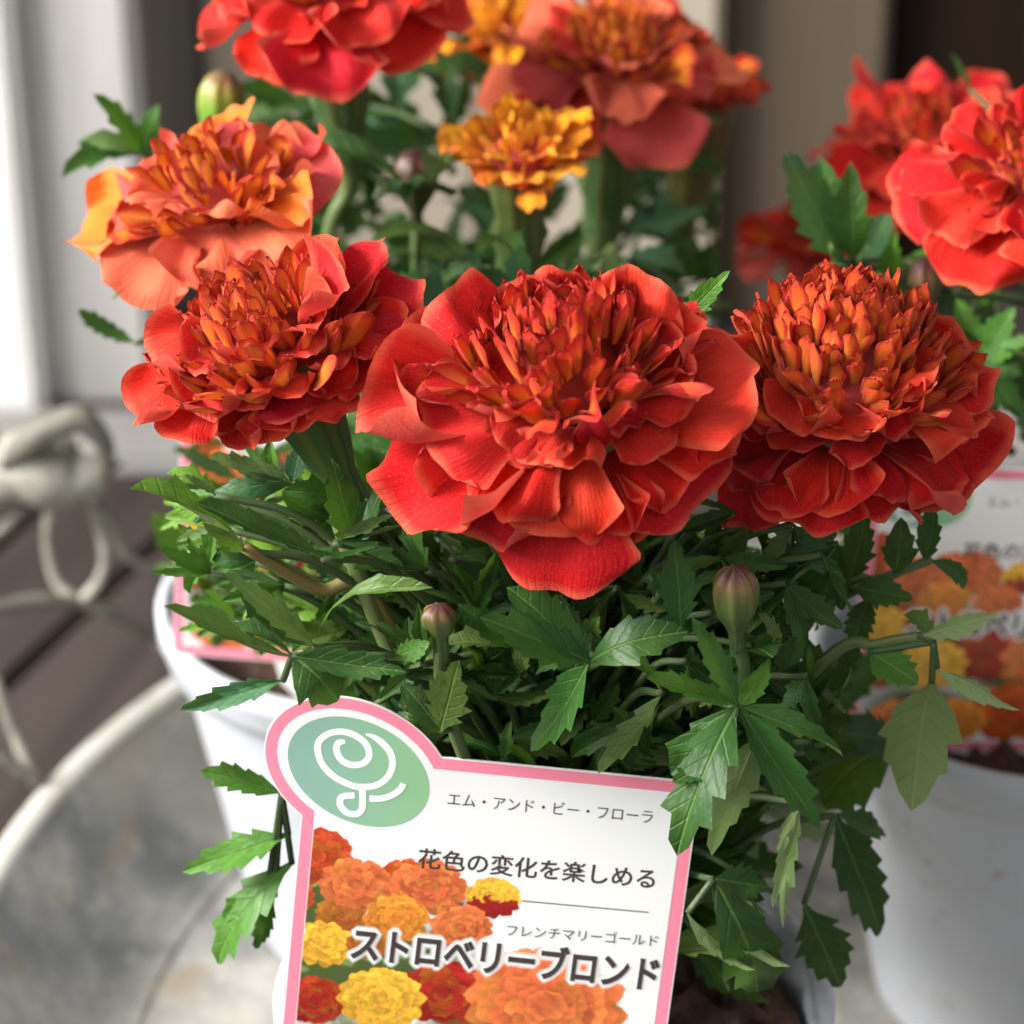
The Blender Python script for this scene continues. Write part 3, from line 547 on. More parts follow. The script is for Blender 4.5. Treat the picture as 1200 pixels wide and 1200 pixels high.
class Plant:
    def __init__(s, pot, label, group):
        s.base = np.array([pot[0], pot[1], pot[2]+.079]); s.root = empty('marigold_plant', s.base); tag(s.root, label, 'plant', group); s.stems = []; s.inv = Matrix.Translation(-Vector(s.base))
    def add(s, name, me, M=None, color=None, parent=None):
        if parent is None: return obj(name, me, s.root, s.inv @ (M if M is not None else Matrix.Identity(4)), color)
        return obj(name, me, parent, M, color)
    def stem(s, pts, r0, r1, name='stem', color=(.075, .13, .03), n=22):
        P = spline(pts, n); rr = np.linspace(r0, r1, len(P)); V, Fc, uv = tube(P, rr, 10); s.stems.append(P)
        return s.add(name, mesh(name, V, Fc, M_STEM, uv), None, tone(color))
    def flower(s, O, axis, petals, florets, core=.0085, dome=(.011, .010), calyx=(.0066, .015, .0020), margin=1., doff=(0, 0, 0), dtilt=0., single=60, stem_to=None, stem_bend=None, cal_col=(.5, .5, .5), xref=None, fcol=ORG):
        O = np.asarray(O, float); axis = np.asarray(axis, float)/np.linalg.norm(axis); M = frame(O, axis, xref); A = npm(M)
        cm = dome_mesh(core*.80, dome[1]*.75); cm.transform(Matrix.Translation(doff) @ Matrix.Rotation(dtilt, 4, 'X')); fl = s.add('flower', cm, M)
        for p in petals:
            R_ = random.Random(int(p['az']*1000)+len(petals)); az, rb, zb = p['az'], p.get('rb', .0045), p.get('zb', .0)
            me = petal_mesh(p['L'], p['W'], p['e0'], p['e1'], p.get('cup', .12), p.get('ruf', .05), p.get('nr', 1.8)*R_.uniform(.8, 1.2), p.get('seed', random.randint(0, 9999)), notch=p.get('notch', .04), roll=p.get('roll', 0), er=p.get('er', .34), tipcurl=p.get('tc', 0), claw=p.get('claw', .22), nu=p.get('nu', 16), nv=p.get('nv', 21))
            Mp = Matrix.Rotation(az, 4, 'Z') @ Matrix.Translation((rb, 0, zb)) @ Matrix.Rotation(p.get('twist', 0), 4, 'X')
            s.add('petal', me, Mp, p.get('col', tone(RED)), fl)
        nF, Rd, Hd, sizes = florets; joinV, joinF, joinU, joinC = [], [], [], []
        for k in range(nF):
            t = (k+.5)/nF; r = Rd*math.sqrt(t); a = k*2.39996+random.uniform(-.28, .28); el = math.radians(88-66*t**1.2+random.uniform(-13, 13))
            kind = 'small' if t < sizes[0] else ('mid' if t < sizes[1] else 'large'); me = floret_mesh(kind, random.randrange(12)); zb = Hd*(1-t**1.3)-.001; sc = random.uniform(.75, 1.25)*(.85+.25*t)*dome[0]/.011
            Mp = Matrix.Translation(doff) @ Matrix.Rotation(dtilt, 4, 'X') @ Matrix.Rotation(a, 4, 'Z') @ Matrix.Translation((r*.66, 0, zb)) @ Matrix.Rotation(-el, 4, 'Y') @ Matrix.Rotation(random.uniform(-.7, .7), 4, 'X') @ Matrix.Scale(sc, 4)
            # inner face of each floret looks to the flower's axis
            if k < nF-single:
                n_ = len(me.vertices); q = np.empty(n_*3); me.vertices.foreach_get('co', q); q = np.c_[q.reshape(-1, 3), np.ones(n_)]@npm(Mp).T; o_ = len(joinV); joinV += [tuple(v[:3]) for v in q]
                joinF += [tuple(o_+i for i in p_.vertices) for p_ in me.polygons]; uu = np.zeros((n_, 2)); lv = np.empty(len(me.loops), dtype=np.int32); me.loops.foreach_get('vertex_index', lv); lu = np.empty(len(me.loops)*2); me.uv_layers[0].data.foreach_get('uv', lu); uu[lv] = lu.reshape(-1, 2); joinU += [tuple(x) for x in uu]
            else: s.add('floret', me, Mp, (*tone(fcol, .22), margin*random.uniform(.75, 1)), fl)
        if joinV: s.add('floret_cluster', mesh('floret_cluster', joinV, joinF, M_FLORET, joinU), Matrix.Identity(4), (*fcol, margin*.95), fl)['kind'] = 'stuff'
        s.add('calyx', calyx_mesh(*calyx), Matrix.Identity(4), cal_col, fl)
        tail = O-axis*(calyx[1]+.010); b = np.asarray(stem_to if stem_to is not None else s.base)
        mid = stem_bend if stem_bend is not None else (tail*.5+b*.5+np.array([0, 0, .012])-axis*.004)
        P = spline([tail+axis*.003, tail-axis*.010, mid, b], 26); rr = np.interp(np.linspace(0, 1, len(P)), [0, .15, .4, 1], [calyx[2]*1.02, calyx[2]*.95, .0015, .0017]); V, Fc, uv = tube(P, rr, 10); s.stems.append(P)
        s.add('stem', mesh('stem', V, Fc, M_STEM, uv), None, tone((.085, .13, .035))); return fl, A
    def bud(s, px, py, Y, wpx, hpx, lean=(0, 0), col=(.5, .5, .5), stem_to=None):
        top = at(px, py-hpx/2, Y); bot = at(px-lean[0], py+hpx/2, Y); ax = top-bot+np.array([lean[1], 0, 0]); h = np.linalg.norm(ax); r = wpx/2/ppm(top); M = frame(bot, ax)
        prof = [(.0011, -.004), (.0013, 0), (r*.45, h*.10), (r*.80, h*.30), (r*.98, h*.52), (r*.97, h*.70), (r*.88, h*.80), (r*.70, h*.89), (r*.46, h*.955), (r*.22, h*.99), (r*.05, h*1.0)]
        n = 42; V, Fc = lathe(prof, n, 7, .035, False, True); V = np.array(V); aa = np.arctan2(V[:, 1], V[:, 0]); kk = 1+.10*np.cos(7*aa+V[:, 2]/h*1.2)*np.clip(V[:, 2]/h-.55, 0, 1)/.45; V[:, 0] *= kk; V[:, 1] *= kk; uv = [(i/(len(prof)-1), j/n) for i in range(len(prof)) for j in range(n)]
        o = s.add('bud', mesh('bud', V, Fc, M_BUD, uv), M, col)
        b = np.asarray(stem_to if stem_to is not None else s.base+np.array([0, 0, .02])); axn = ax/h
        V, Fc, uv = tube(spline([bot+axn*.001, bot-axn*.012, (bot-axn*.02)*.6+b*.4, b], 18), np.linspace(.0011, .0012, 19), 8); s.add('stem', mesh('stem', V, Fc, M_STEM, uv), None, tone((.06, .11, .03))); return o

def hero_petals(O, axis, spec, xref=None, kroll=.4):
    """spec rows: tip pixel x, y, depth of the tip behind (+) or before (-) the flower's heart (mm), width (px), bow, cup, ruffle, colour, base radius (mm), base height (mm)"""
    M = npm(frame(O, axis, xref)); Rm = M[:3, :3]; out = []
    for i, row in enumerate(spec):
        x, y, h, wpx, bow, cup, ruf, col = row[:8]; rb = (row[8] if len(row) > 8 else 4.5)/1000; zb = (row[9] if len(row) > 9 else 0)/1000; ex = row[10] if len(row) > 10 else {}
        P = at(x, y, O[1]+h/1000); l = Rm.T@(P-np.asarray(O)); az = math.atan2(l[1], l[0]); rad = math.hypot(l[0], l[1])
        dr = max(rad-rb, .002); dz = l[2]-zb; ch = math.hypot(dr, dz); e = math.atan2(dz, dr); b = bow if abs(bow) > .02 else .02
        d = dict(az=az, rb=rb, zb=zb, L=ch*b/math.sin(b)*1.03, W=wpx/ppm(P), e0=e+b, e1=e-b, cup=cup, ruf=ruf, col=tone(col, .07), seed=100+i*13, roll=kroll*math.cos(az)); d.update(ex); out.append(d)
    return out
def ring(n, L, W, e0, e1, col, rb=.0045, zb=0, jit=.15, cup=.15, ruf=.07, a0=0, nr=1.7, skip=None):
    out = []
    for k in range(n):
        a = a0+2*math.pi*(k+random.uniform(-.25, .25))/n
        if skip and skip(a): continue
        j = lambda: 1+random.uniform(-jit, jit)
        out.append(dict(az=a, rb=rb, zb=zb+random.uniform(-.0005, .0005), L=L*j(), W=W*j(), e0=e0+random.uniform(-.15, .15), e1=e1+random.uniform(-.25, .25), cup=cup*j()+random.uniform(-.1, .1), ruf=ruf*j(), col=tone(col[random.randrange(len(col))]), nr=nr*j(), roll=random.uniform(-.2, .2), tc=random.uniform(-.5, .5)))
    return out

# ------------------------------------------------------------------ leaf building
def leaf_variant(seed, teeth, fold, bend, slim=1.0):
    R = random.Random(seed); ts = [0.0, .06]; ws = [[.05, .05], [.10, .10]]; n = teeth
    for k in range(n):
        t0 = .10+.84*k/n; t1 = .10+.84*(k+.80)/n
        for t, f in ((t0, R.uniform(.62, .84) if seed % 2 else R.uniform(.76, .88)), (t1, R.uniform(.98, 1.18))):
            w = math.sin(math.pi*min(1, max(0, t))**.85)**.85
            ts.append(t+.0); ws.append([w*f*R.uniform(.92, 1.10)*.5, w*f*R.uniform(.92, 1.10)*.5])
    ts.append(1.0); ws.append([.004, .004]); V = []; uv = []; ph = R.uniform(0, 6)
    for t, (wl, wr) in zip(ts, ws):
        z0 = bend*4*t*(1-t)+.012*math.sin(7*t+ph); tw = .55*math.sin(2.2*t+ph)*t
        fwd = .06
        for sgn, wd in ((-1, wl), (-1, wl*.5), (0, 0), (1, wr*.5), (1, wr)):
            q = sgn*wd*slim; f = abs(wd)/.5; V.append((t+(fwd*f if abs(sgn) and 0 < t < 1 else 0), q, z0+fold*abs(q)*.38*(1-.5*f)+tw*q*.38*1.2+.010*math.sin(9*t+sgn*2+ph)*f)); uv.append((t, .5+.5*sgn*min(1., (wd*2 if sgn else 0))))
    return V, [f[::-1] for f in grid_faces(len(ts), 5)], uv
LEAVES = []
for k in range(14):
    V, Fc, uv = leaf_variant(k, [4, 5, 5, 3, 4, 4, 5][k % 7], [.9, .4, .7, 1.2, .25, .6, -.2][k % 7], [.07, -.06, .13, .03, -.12, .18, .0][(k*3) % 7])
    LEAVES.append(mesh('leaflet', V, Fc, M_LEAF, uv))
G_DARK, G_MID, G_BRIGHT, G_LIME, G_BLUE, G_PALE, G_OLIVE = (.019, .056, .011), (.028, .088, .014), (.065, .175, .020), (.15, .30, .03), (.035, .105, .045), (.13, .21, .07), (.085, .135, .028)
def leaflet_matrix(b, t, wd, nrm, roll=0):
    d = t-b; L = np.linalg.norm(d); x = d/L; z = nrm-x*(nrm@x); z /= np.linalg.norm(z)+1e-9; y = np.cross(z, x); c, s_ = math.cos(roll), math.sin(roll); y, z = y*c+z*s_, z*c-y*s_
    return Matrix(((x[0]*L, y[0]*wd, z[0]*L, b[0]), (x[1]*L, y[1]*wd, z[1]*L, b[1]), (x[2]*L, y[2]*wd, z[2]*L, b[2]), (0, 0, 0, 1)))
TOCAM = -FW
def hero_leaf(plant, node, leaflets, join=None, Y=None, col=G_MID, thick=.0006):
    """node: pixel x, y, depth; leaflets: tip px, py, depth, width px, colour, roll, variant (, base px, py, depth)"""
    nb = at(*node); j = np.asarray(join) if join is not None else np.array([plant.base[0]*.7+nb[0]*.3, plant.base[1]*.8+nb[1]*.2+.004, max(plant.base[2]+.004, nb[2]-.030)])
    P = spline([j, j*.4+nb*.6+np.array([0, 0, .006 if join is None else .0005]), nb], 12); V, Fc, uv = tube(P, np.linspace(.0009, thick, len(P)), 8); lf = plant.add('leaf', mesh('leaf_stalk', V, Fc, M_STEM, uv), None, tone((.028, .075, .018)))
    for row in leaflets:
        tx, ty, tY, wpx, cl, roll, var = row[:7]; b = at(*row[7]) if len(row) > 7 else nb; t = at(tx, ty, tY); nrm = TOCAM*.75+np.array([-.1, 0, .65])
        M = leaflet_matrix(b, t, wpx/ppm((b+t)/2)/.92, nrm, roll); plant.add('leaflet', LEAVES[var % 14], M, tone(cl, .18), lf)
        if len(row) > 7:
            V, Fc, uv = tube(spline([nb, (nb+b)/2, b], 6), .0006, 6); plant.add('leaflet_stalk', mesh('leaflet_stalk', V, Fc, M_STEM, uv), Matrix.Identity(4), tone((.028, .075, .018)), lf)
    return lf
def compound_leaf(plant, b, d, length, pairs, cols, ok=None, lw=.0062, ll=.0225):
    d = d/np.linalg.norm(d); side = np.cross(d, [0, 0, 1.]); side /= np.linalg.norm(side)+1e-9; nrm = np.cross(side, d); droop = random.uniform(.1, .5)
    P = np.array([b+d*length*t-np.array([0, 0, 1.])*droop*length*t*t for t in np.linspace(0, 1, 9)]); items = []
    for k in range(pairs):
        t = .30+.62*k/max(1, pairs-1) if pairs > 1 else .6; p = np.array([np.interp(t, np.linspace(0, 1, 9), P[:, i]) for i in range(3)])
        for sg in (-1, 1):
            dd = d*.75+side*sg*.9+nrm*random.uniform(-.3, .35); dd /= np.linalg.norm(dd); items.append((p, p+dd*ll*random.uniform(.7, 1.1)*(.75+.5*math.sin(math.pi*t)), nrm+side*random.uniform(-.5, .5)))
    dd = P[-1]-P[-2]; dd /= np.linalg.norm(dd); items.append((P[-1], P[-1]+dd*ll*random.uniform(.95, 1.3), nrm+side*random.uniform(-.4, .4)))
    if ok: items = [it for it in items if ok(it[0]) and ok(it[1]) and ok((it[0]+it[1])/2)]
    if not items or (ok and not all(ok(p) for p in P)): return None
    V, Fc, uv = tube(P, np.linspace(.0010, .0005, len(P)), 6); lf = plant.add('leaf', mesh('leaf_stalk', V, Fc, M_STEM, uv), None, tone((.030, .080, .020)))
    for (p, t, n_) in items:
        M = leaflet_matrix(p, t, lw*random.uniform(.8, 1.25)/.92, np.asarray(n_), random.uniform(-.4, .4)); plant.add('leaflet', LEAVES[random.randrange(14)], M, tone(cols[random.randrange(len(cols))], .2), lf)
    return lf
def in_tag(p):
    x, y, k = pix(p); return 300 < x < 830 and y > 800 and (p-LO)@LN > -.0015

# ------------------------------------------------------------------ front plant
PF = Plant(POT_F, 'marigold with three big sharp red blooms growing behind the lettered tag', 'potted marigold plants')
# centre bloom
O1 = at(686, 496, -.012); ax1 = np.array([-.10, -.30, .95])
spec1 = [  # deeper red on the front petals paints in their shade
 (656, 694, -14, 190, .55, -.05, .035, RED, 4, -2, dict(notch=.025, nr=1.1, er=.12)),
 (446, 585, -8, 190, .25, -.08, .040, RED, 4, -2, dict(nr=1.2)),
 (418, 488, -4, 140, .25, .25, .07, ORED, 4, -1),
 (466, 398, 4, 190, -.15, .05, .05, ORED, 4, 0, dict(nr=1.2)),
 (532, 326, 8, 125, -.20, .10, .06, ORED, 4, 0),
 (602, 330, 9, 110, -.2, .2, .07, RED, 4, 0),
 (648, 312, 10, 90, -.2, .2, .07, RED, 4, 1),
 (752, 315, 9, 140, -.20, .25, .09, ORED, 4, 0),
 (800, 355, 7, 130, -.1, .2, .07, RED, 4, 0),
 (888, 440, 0, 215, .12, .05, .06, ORED, 4, -1, dict(nr=1.2)),
 (868, 520, -4, 140, .3, .0, .06, RED, 4, -2),
 (820, 600, -9, 190, .45, -.05, .06, RED, 4, -2, dict(nr=1.2)),
 (735, 640, -13, 110, .4, .1, .06, RED, 3, -3),
 (565, 640, -13, 110, .4, .1, .06, RED, 3, -3),
 # second layer
 (650, 632, -15, 165, .60, .0, .08, ORED, 4, 1),
 (524, 614, -12, 120, .45, .30, .09, ORED, 4, 1),
 (578, 606, -14, 140, .55, .35, .11, RED, 4, 2),
 (496, 515, -8, 160, .35, .05, .08, ORED, 4, 2),
 (818, 462, -5, 110, .45, .45, .11, ORED, 4, 2),
 (800, 390, 2, 95, .1, .5, .10, ORED, 4, 2),
 # curled petals round the heart
 (610, 545, -12, 120, .70, .4, .12, ORED, 4, 3),
 (545, 470, -5, 110, .35, .45, .10, ORED, 4, 3),
 (755, 500, -8, 75, .6, .7, .12, RED, 4, 3),
 (700, 528, -9, 60, .7, .7, .12, RED, 3, 4),
]
PF.flower(O1, ax1, hero_petals(O1, ax1, spec1, kroll=.15)+ring(8, .016, .016, .1, -.6, [RED], zb=-.003)+ring(8, .012, .011, .6, -.1, [ORED, RED], zb=.002, ruf=.12), (250, .0235, .0110, (.80, .94)), single=95, core=.0120, dome=(.0102, .0125), fcol=(.68, .035, .014), calyx=(.0062, .016, .0020), doff=(-.0032, .0062, .0042), dtilt=-.30)
# bloom leaning to the bird's side
O2 = at(336, 428, .004); ax2 = np.array([-.36, -.02, .93])
spec2 = [
 (156, 500, -6, 125, .65, -.05, .05, RED, 4, -1),
 (207, 522, -9, 90, .65, .2, .07, RED, 4, -1),
 (243, 497, -13, 105, .75, .1, .07, ORED, 4, 0),
 (170, 420, -4, 120, .50, .0, .06, ORED, 4, 0),
 (345, 497, -13, 95, .75, .15, .07, RED, 4, -1),
 (296, 486, -14, 80, .75, .2, .09, ORED, 4, 0),
 (406, 465, -10, 85, .70, .25, .09, RED, 4, -1),
 (500, 352, 3, 125, .30, .0, .06, RED, 4, 0),
 (478, 396, -3, 110, .50, .0, .06, RED, 4, 0),
 (452, 283, 9, 100, .05, .2, .08, RED, 4, 1),
 (385, 276, 10, 100, .0, .2, .08, ORED, 4, 1),
 (408, 330, -5, 120, .45, .2, .07, ORED, 4, 2),
 (388, 376, -9, 95, .70, .3, .08, ORED, 4, 3),
 (375, 420, -12, 80, .85, .3, .09, ORED, 4, 2),
 (288, 430, -13, 90, .80, .3, .09, ORED, 4, 2),
 (225, 440, -11, 90, .65, .25, .08, ORED, 4, 1),
]
PF.flower(O2, ax2, hero_petals(O2, ax2, spec2, kroll=.5)+ring(13, .0120, .012, .0, -1.0, [RED, ORED], zb=-.002)+ring(9, .011, .010, .5, -.5, [ORED], zb=.001), (210, .0210, .0120, (.86, 1.0)), single=85, core=.0105, dome=(.0100, .013), fcol=(.72, .10, .016), calyx=(.0070, .017, .0030), stem_bend=at(408, 640, -.004), cal_col=(.45, .55, .4), doff=(-.002, .001, .001))
# bloom on the other side with the full dome
O3 = at(982, 490, .004); ax3 = np.array([.05, -.10, .99])
spec3 = [
 (934, 621, -12, 165, .60, .0, .05, RED, 4, -1, dict(nr=1.)),
 (1037, 612, -13, 140, .60, -.05, .06, RED, 4, -1, dict(notch=.10, nr=1.1)),
 (1132, 597, -9, 160, .50, .1, .07, RED, 4, -1),
 (1085, 610, -7, 100, .55, .2, .06, RED, 4, -2),
 (866, 620, -4, 100, .5, .1, .06, RED, 4, -1),
 (872, 560, -7, 120, .45, .1, .06, RED, 4, -1),
 (1164, 498, -4, 110, .40, .1, .06, ORED, 4, 0),
 (1168, 455, 0, 110, .30, .1, .06, RED, 4, 0),
 (1132, 390, 8, 90, .1, .2, .07, RED, 4, 0),
 (836, 420, 2, 110, .2, .2, .06, ORED, 4, 0),
 (846, 565, -3, 120, .4, .1, .08, RED, 4, -1),
 (838, 490, -2, 110, .35, .1, .08, RED, 4, 0),
 (980, 526, -17, 110, .90, .0, .07, ORED, 4, 3, dict(nr=1.)),
 (918, 508, -15, 110, .75, .4, .08, ORED, 4, 3),
 (1143, 524, -9, 110, .60, .3, .09, ORED, 4, 1),
 (1055, 520, -15, 85, .8, .4, .09, RED, 4, 2),
 (1108, 436, -8, 95, .45, .3, .06, ORED, 4, 3),
 (868, 490, -8, 95, .55, .3, .08, ORED, 4, 2),
]
PF.flower(O3, ax3, hero_petals(O3, ax3, spec3, kroll=.3)+ring(11, .017, .015, .1, -.9, [RED], zb=-.002)+ring(9, .012, .011, .5, -.4, [ORED], zb=.001), (330, .0242, .0155, (.88, 1.0)), single=120, core=.0175, dome=(.0104, .0175), fcol=(.70, .10, .012), calyx=(.0066, .016, .0020), doff=(.001, .0035, .0035), dtilt=-.10)
# buds
PF.bud(861, 703, -.022, 56, 78, (-2, 0), (.5, .5, .5)); PF.bud(520, 729, -.022, 42, 40, (4, -.001), (.5, .52, .5))
# main stalks
b = PF.base
PF.stem([b, b+np.array([-.004, -.003, .03]), b+np.array([-.002, -.004, .06])], .0022, .0016); PF.stem([b+np.array([.006, .002, 0]), at(900, 880, .0), at(930, 760, .004)], .0017, .0013)
PF.stem([b+np.array([-.006, 0, .02]), at(450, 720, -.004), at(372, 690, -.006), at(285, 640, -.010)], .0015, .0010, color=(.17, .15, .035)); PF.stem([b+np.array([.006, 0, .03]), at(960, 715, .006), at(1030, 680, .008), at(1092, 655, .009)], .0012, .0008, color=(.06, .12, .03)); PF.stem([b+np.array([.006, 0, .02]), at(950, 790, -.004), at(1030, 755, -.006), at(1097, 744, -.008)], .0012, .0009)
# leaves that can be picked out in front (tips and nodes read from the photograph)
hero_leaf(PF, (286, 645, -.010), [(152, 572, -.012, 26, G_LIME, .9, 0), (237, 612, -.014, 22, G_OLIVE, -.6, 3)])  # lime leaf colour stands in for light glowing through it
hero_leaf(PF, (378, 655, -.020), [(229, 590, -.022, 36, G_DARK, .35, 2), (440, 640, -.016, 20, G_MID, -.4, 5)])
hero_leaf(PF, (366, 757, -.022), [(262, 672, -.024, 36, G_PALE, .1, 1), (506, 688, -.030, 22, G_OLIVE, -.5, 4), (282, 690, -.020, 20, G_DARK, .6, 6)])
hero_leaf(PF, (342, 567, .006), [(247, 581, .004, 30, G_BLUE, -.3, 4), (246, 534, .006, 34, G_PALE, .2, 1), (352, 520, .012, 24, G_BLUE, 0, 2)])
hero_leaf(PF, (418, 646, -.008), [(387, 536, -.010, 44, G_DARK, .1, 1), (455, 560, -.004, 34, G_DARK, -.3, 8)])
hero_leaf(PF, (342, 769, -.032), [(193, 708, -.036, 22, G_OLIVE, 1.0, 5), (262, 742, -.030, 20, G_DARK, .7, 3), (477, 788, -.034, 34, G_MID, .3, 9), (396, 822, -.0335, 66, G_MID, .0, 4), (211, 832, -.028, 26, G_BLUE, -.5, 2, (332, 797, -.029)), (503, 752, -.028, 30, G_BRIGHT, .0, 6, (462, 768, -.029))])
hero_leaf(PF, (330, 930, -.014), [(234, 904, -.014, 30, G_BRIGHT, .2, 8), (214, 1022, -.016, 40, G_BRIGHT, -.2, 1, (338, 978, -.014)), (257, 1130, -.016, 58, G_BRIGHT, .05, 11, (342, 1012, -.014)), (300, 1112, -.015, 26, G_BRIGHT, -.1, 1, (322, 1050, -.0148)), (262, 1080, -.016, 24, G_BRIGHT, .1, 3, (312, 1050, -.0148))])
hero_leaf(PF, (798, 736, -.024), [(791, 632, -.020, 44, G_MID, .0, 1)])
hero_leaf(PF, (690, 776, -.026), [(806, 740, -.028, 54, G_DARK, .1, 4), (562, 724, -.030, 58, G_MID, -.1, 1), (594, 688, -.024, 52, G_MID, .2, 8), (623, 880, -.0245, 52, G_MID, .0, 12), (640, 700, -.020, 40, G_DARK, .3, 2)])
hero_leaf(PF, (776, 812, -.022), [(700, 906, -.0255, 30, G_OLIVE, .6, 5), (716, 764, -.020, 16, G_LIME, .4, 3)])
hero_leaf(PF, (517, 856, -.024), [(539, 773, -.026, 50, G_OLIVE, .0, 1), (470, 800, -.020, 34, G_DARK, 0, 8)])
hero_leaf(PF, (864, 828, -.032), [(757, 795, -.036, 34, G_BRIGHT, .3, 2), (810, 724, -.030, 36, G_MID, .2, 1), (988, 886, -.034, 34, G_MID, -.2, 0), (960, 972, -.040, 46, G_MID, -.1, 9), (794, 1003, -.043, 68, G_MID, .05, 11), (788, 918, -.041, 34, G_MID, .1, 1, (842, 890, -.036)), (834, 1002, -.034, 54, G_PALE, 2.6, 8, (888, 862, -.032)), (902, 770, -.022, 30, G_BRIGHT, 0, 6), (800, 920, -.030, 26, G_MID, .5, 3)])
hero_leaf(PF, (1050, 672, .008), [(1017, 598, .010, 36, G_DARK, 0, 1, (996, 684, .007)), (1056, 606, .009, 38, G_DARK, .1, 4), (1099, 578, .008, 30, G_BLUE, -.5, 2, (1085, 660, .009)), (1070, 702, .004, 36, G_MID, .1, 1, (996, 688, .005)), (1000, 758, .002, 34, G_DARK, .2, 8, (1018, 700, .006)), (1130, 690, .012, 26, G_DARK, 0, 4, (1090, 656, .009))], join=at(960, 715, .006))
hero_leaf(PF, (1094, 752, -.008), [(1170, 716, -.012, 30, G_PALE, 2.8, 1, (1076, 744, -.008)), (1076, 802, -.012, 46, G_BRIGHT, .1, 8, (1018, 764, -.007)), (1068, 950, -.010, 84, G_OLIVE, 3.0, 4, (1092, 800, -.008)), (1196, 832, -.012, 28, G_PALE, 2.7, 2, (1098, 782, -.008)), (1060, 720, -.002, 26, G_OLIVE, .4, 3)], join=at(1030, 755, -.006))
hero_leaf(PF, (1052, 868, .010), [(962, 942, .012, 84, G_OLIVE, .0, 4), (985, 860, .006, 60, G_DARK, 0, 1)])
hero_leaf(PF, (978, 955, -.006), [(1032, 1096, -.004, 60, G_DARK, .0, 8), (1037, 980, .004, 32, G_MID, .1, 1), (985, 1156, -.012, 58, G_DARK, .1, 1, (942, 1060, -.012))])
hero_leaf(PF, (836, 1030, -.026), [(926, 1133, -.030, 32, G_PALE, 2.5, 3), (885, 1137, -.032, 26, G_PALE, 2.6, 0, (806, 1070, -.028)), (888, 1163, -.022, 70, G_DARK, 0, 4), (900, 1040, -.024, 40, G_DARK, .2, 1)])
hero_leaf(PF, (796, 380, .008), [(856, 317, .006, 26, G_BRIGHT, .3, 1)])
hero_leaf(PF, (936, 940, -.026), [(905, 1062, -.028, 26, G_PALE, 2.6, 5), (918, 1090, -.026, 22, G_PALE, 2.9, 11)])
# the rest of the foliage
def ok_front(p):
    x, y, k = pix(p)
    if in_tag(p): return False
    if y < 560 and p[1] < .012: return False
    if x < 420 and y > 800: return False
    if x < (255 if y < 790 else 420) or x > 1080: return False
    if x < 420 and y > 780: return False
    if x > 985 and y > 830: return False
    if x > 920 and y > 620: return p[1] > -.004 and random.random() < .4
    r = math.hypot(p[0]-PF.base[0], p[1]-PF.base[1])
    return p[1] > -.030 and r < .062 and p[2] > .088
n = 0
for _ in range(1500):
    if n >= 72: break
    a = random.uniform(0, 6.283); z = random.uniform(.010, .085); r = random.uniform(.002, .018); bp = PF.base+np.array([r*math.cos(a), r*math.sin(a), z]); d = np.array([math.cos(a), math.sin(a), random.uniform(-.1, .7)])
    if compound_leaf(PF, bp, d, random.uniform(.020, .036), random.choice([2, 3, 3]), [G_DARK, G_DARK, G_MID, G_MID, G_OLIVE], ok_front): n += 1

random.seed(77)
for k in range(26):                     # leaves filling the side towards the bird, between the stalks
    x, y = random.uniform(330, 620), random.uniform(565, 760); Y = random.uniform(-.004, .032); bx, by = x+random.uniform(20, 70), y+random.uniform(15, 60)
    hero_leaf(PF, (bx, by, Y), [(x+random.uniform(-30, 30), max(y+random.uniform(-40, 20), 575), Y-.003, random.uniform(20, 34), random.choice([G_DARK, G_MID, G_MID, G_BLUE, G_OLIVE]), random.uniform(-.5, .5), random.randrange(14)), (x+60+random.uniform(-30, 40), max(y-random.uniform(20, 70), 590), Y+.003, random.uniform(20, 32), random.choice([G_DARK, G_MID, G_DARK]), random.uniform(-.5, .5), random.randrange(14))])
for k in range(22):
    x, y = random.uniform(640, 960), random.uniform(610, 800); Y = random.uniform(.0, .040); bx, by = x+random.uniform(-40, 40), y+random.uniform(30, 70)
    hero_leaf(PF, (bx, by, Y), [(x+random.uniform(-40, 0), y, Y-.003, random.uniform(24, 38), random.choice([G_DARK, G_MID, G_DARK]), random.uniform(-.5, .5), random.randrange(14)), (x+random.uniform(20, 70), y+random.uniform(-20, 30), Y+.003, random.uniform(24, 38), random.choice([G_DARK, G_MID, G_DARK]), random.uniform(-.5, .5), random.randrange(14))])

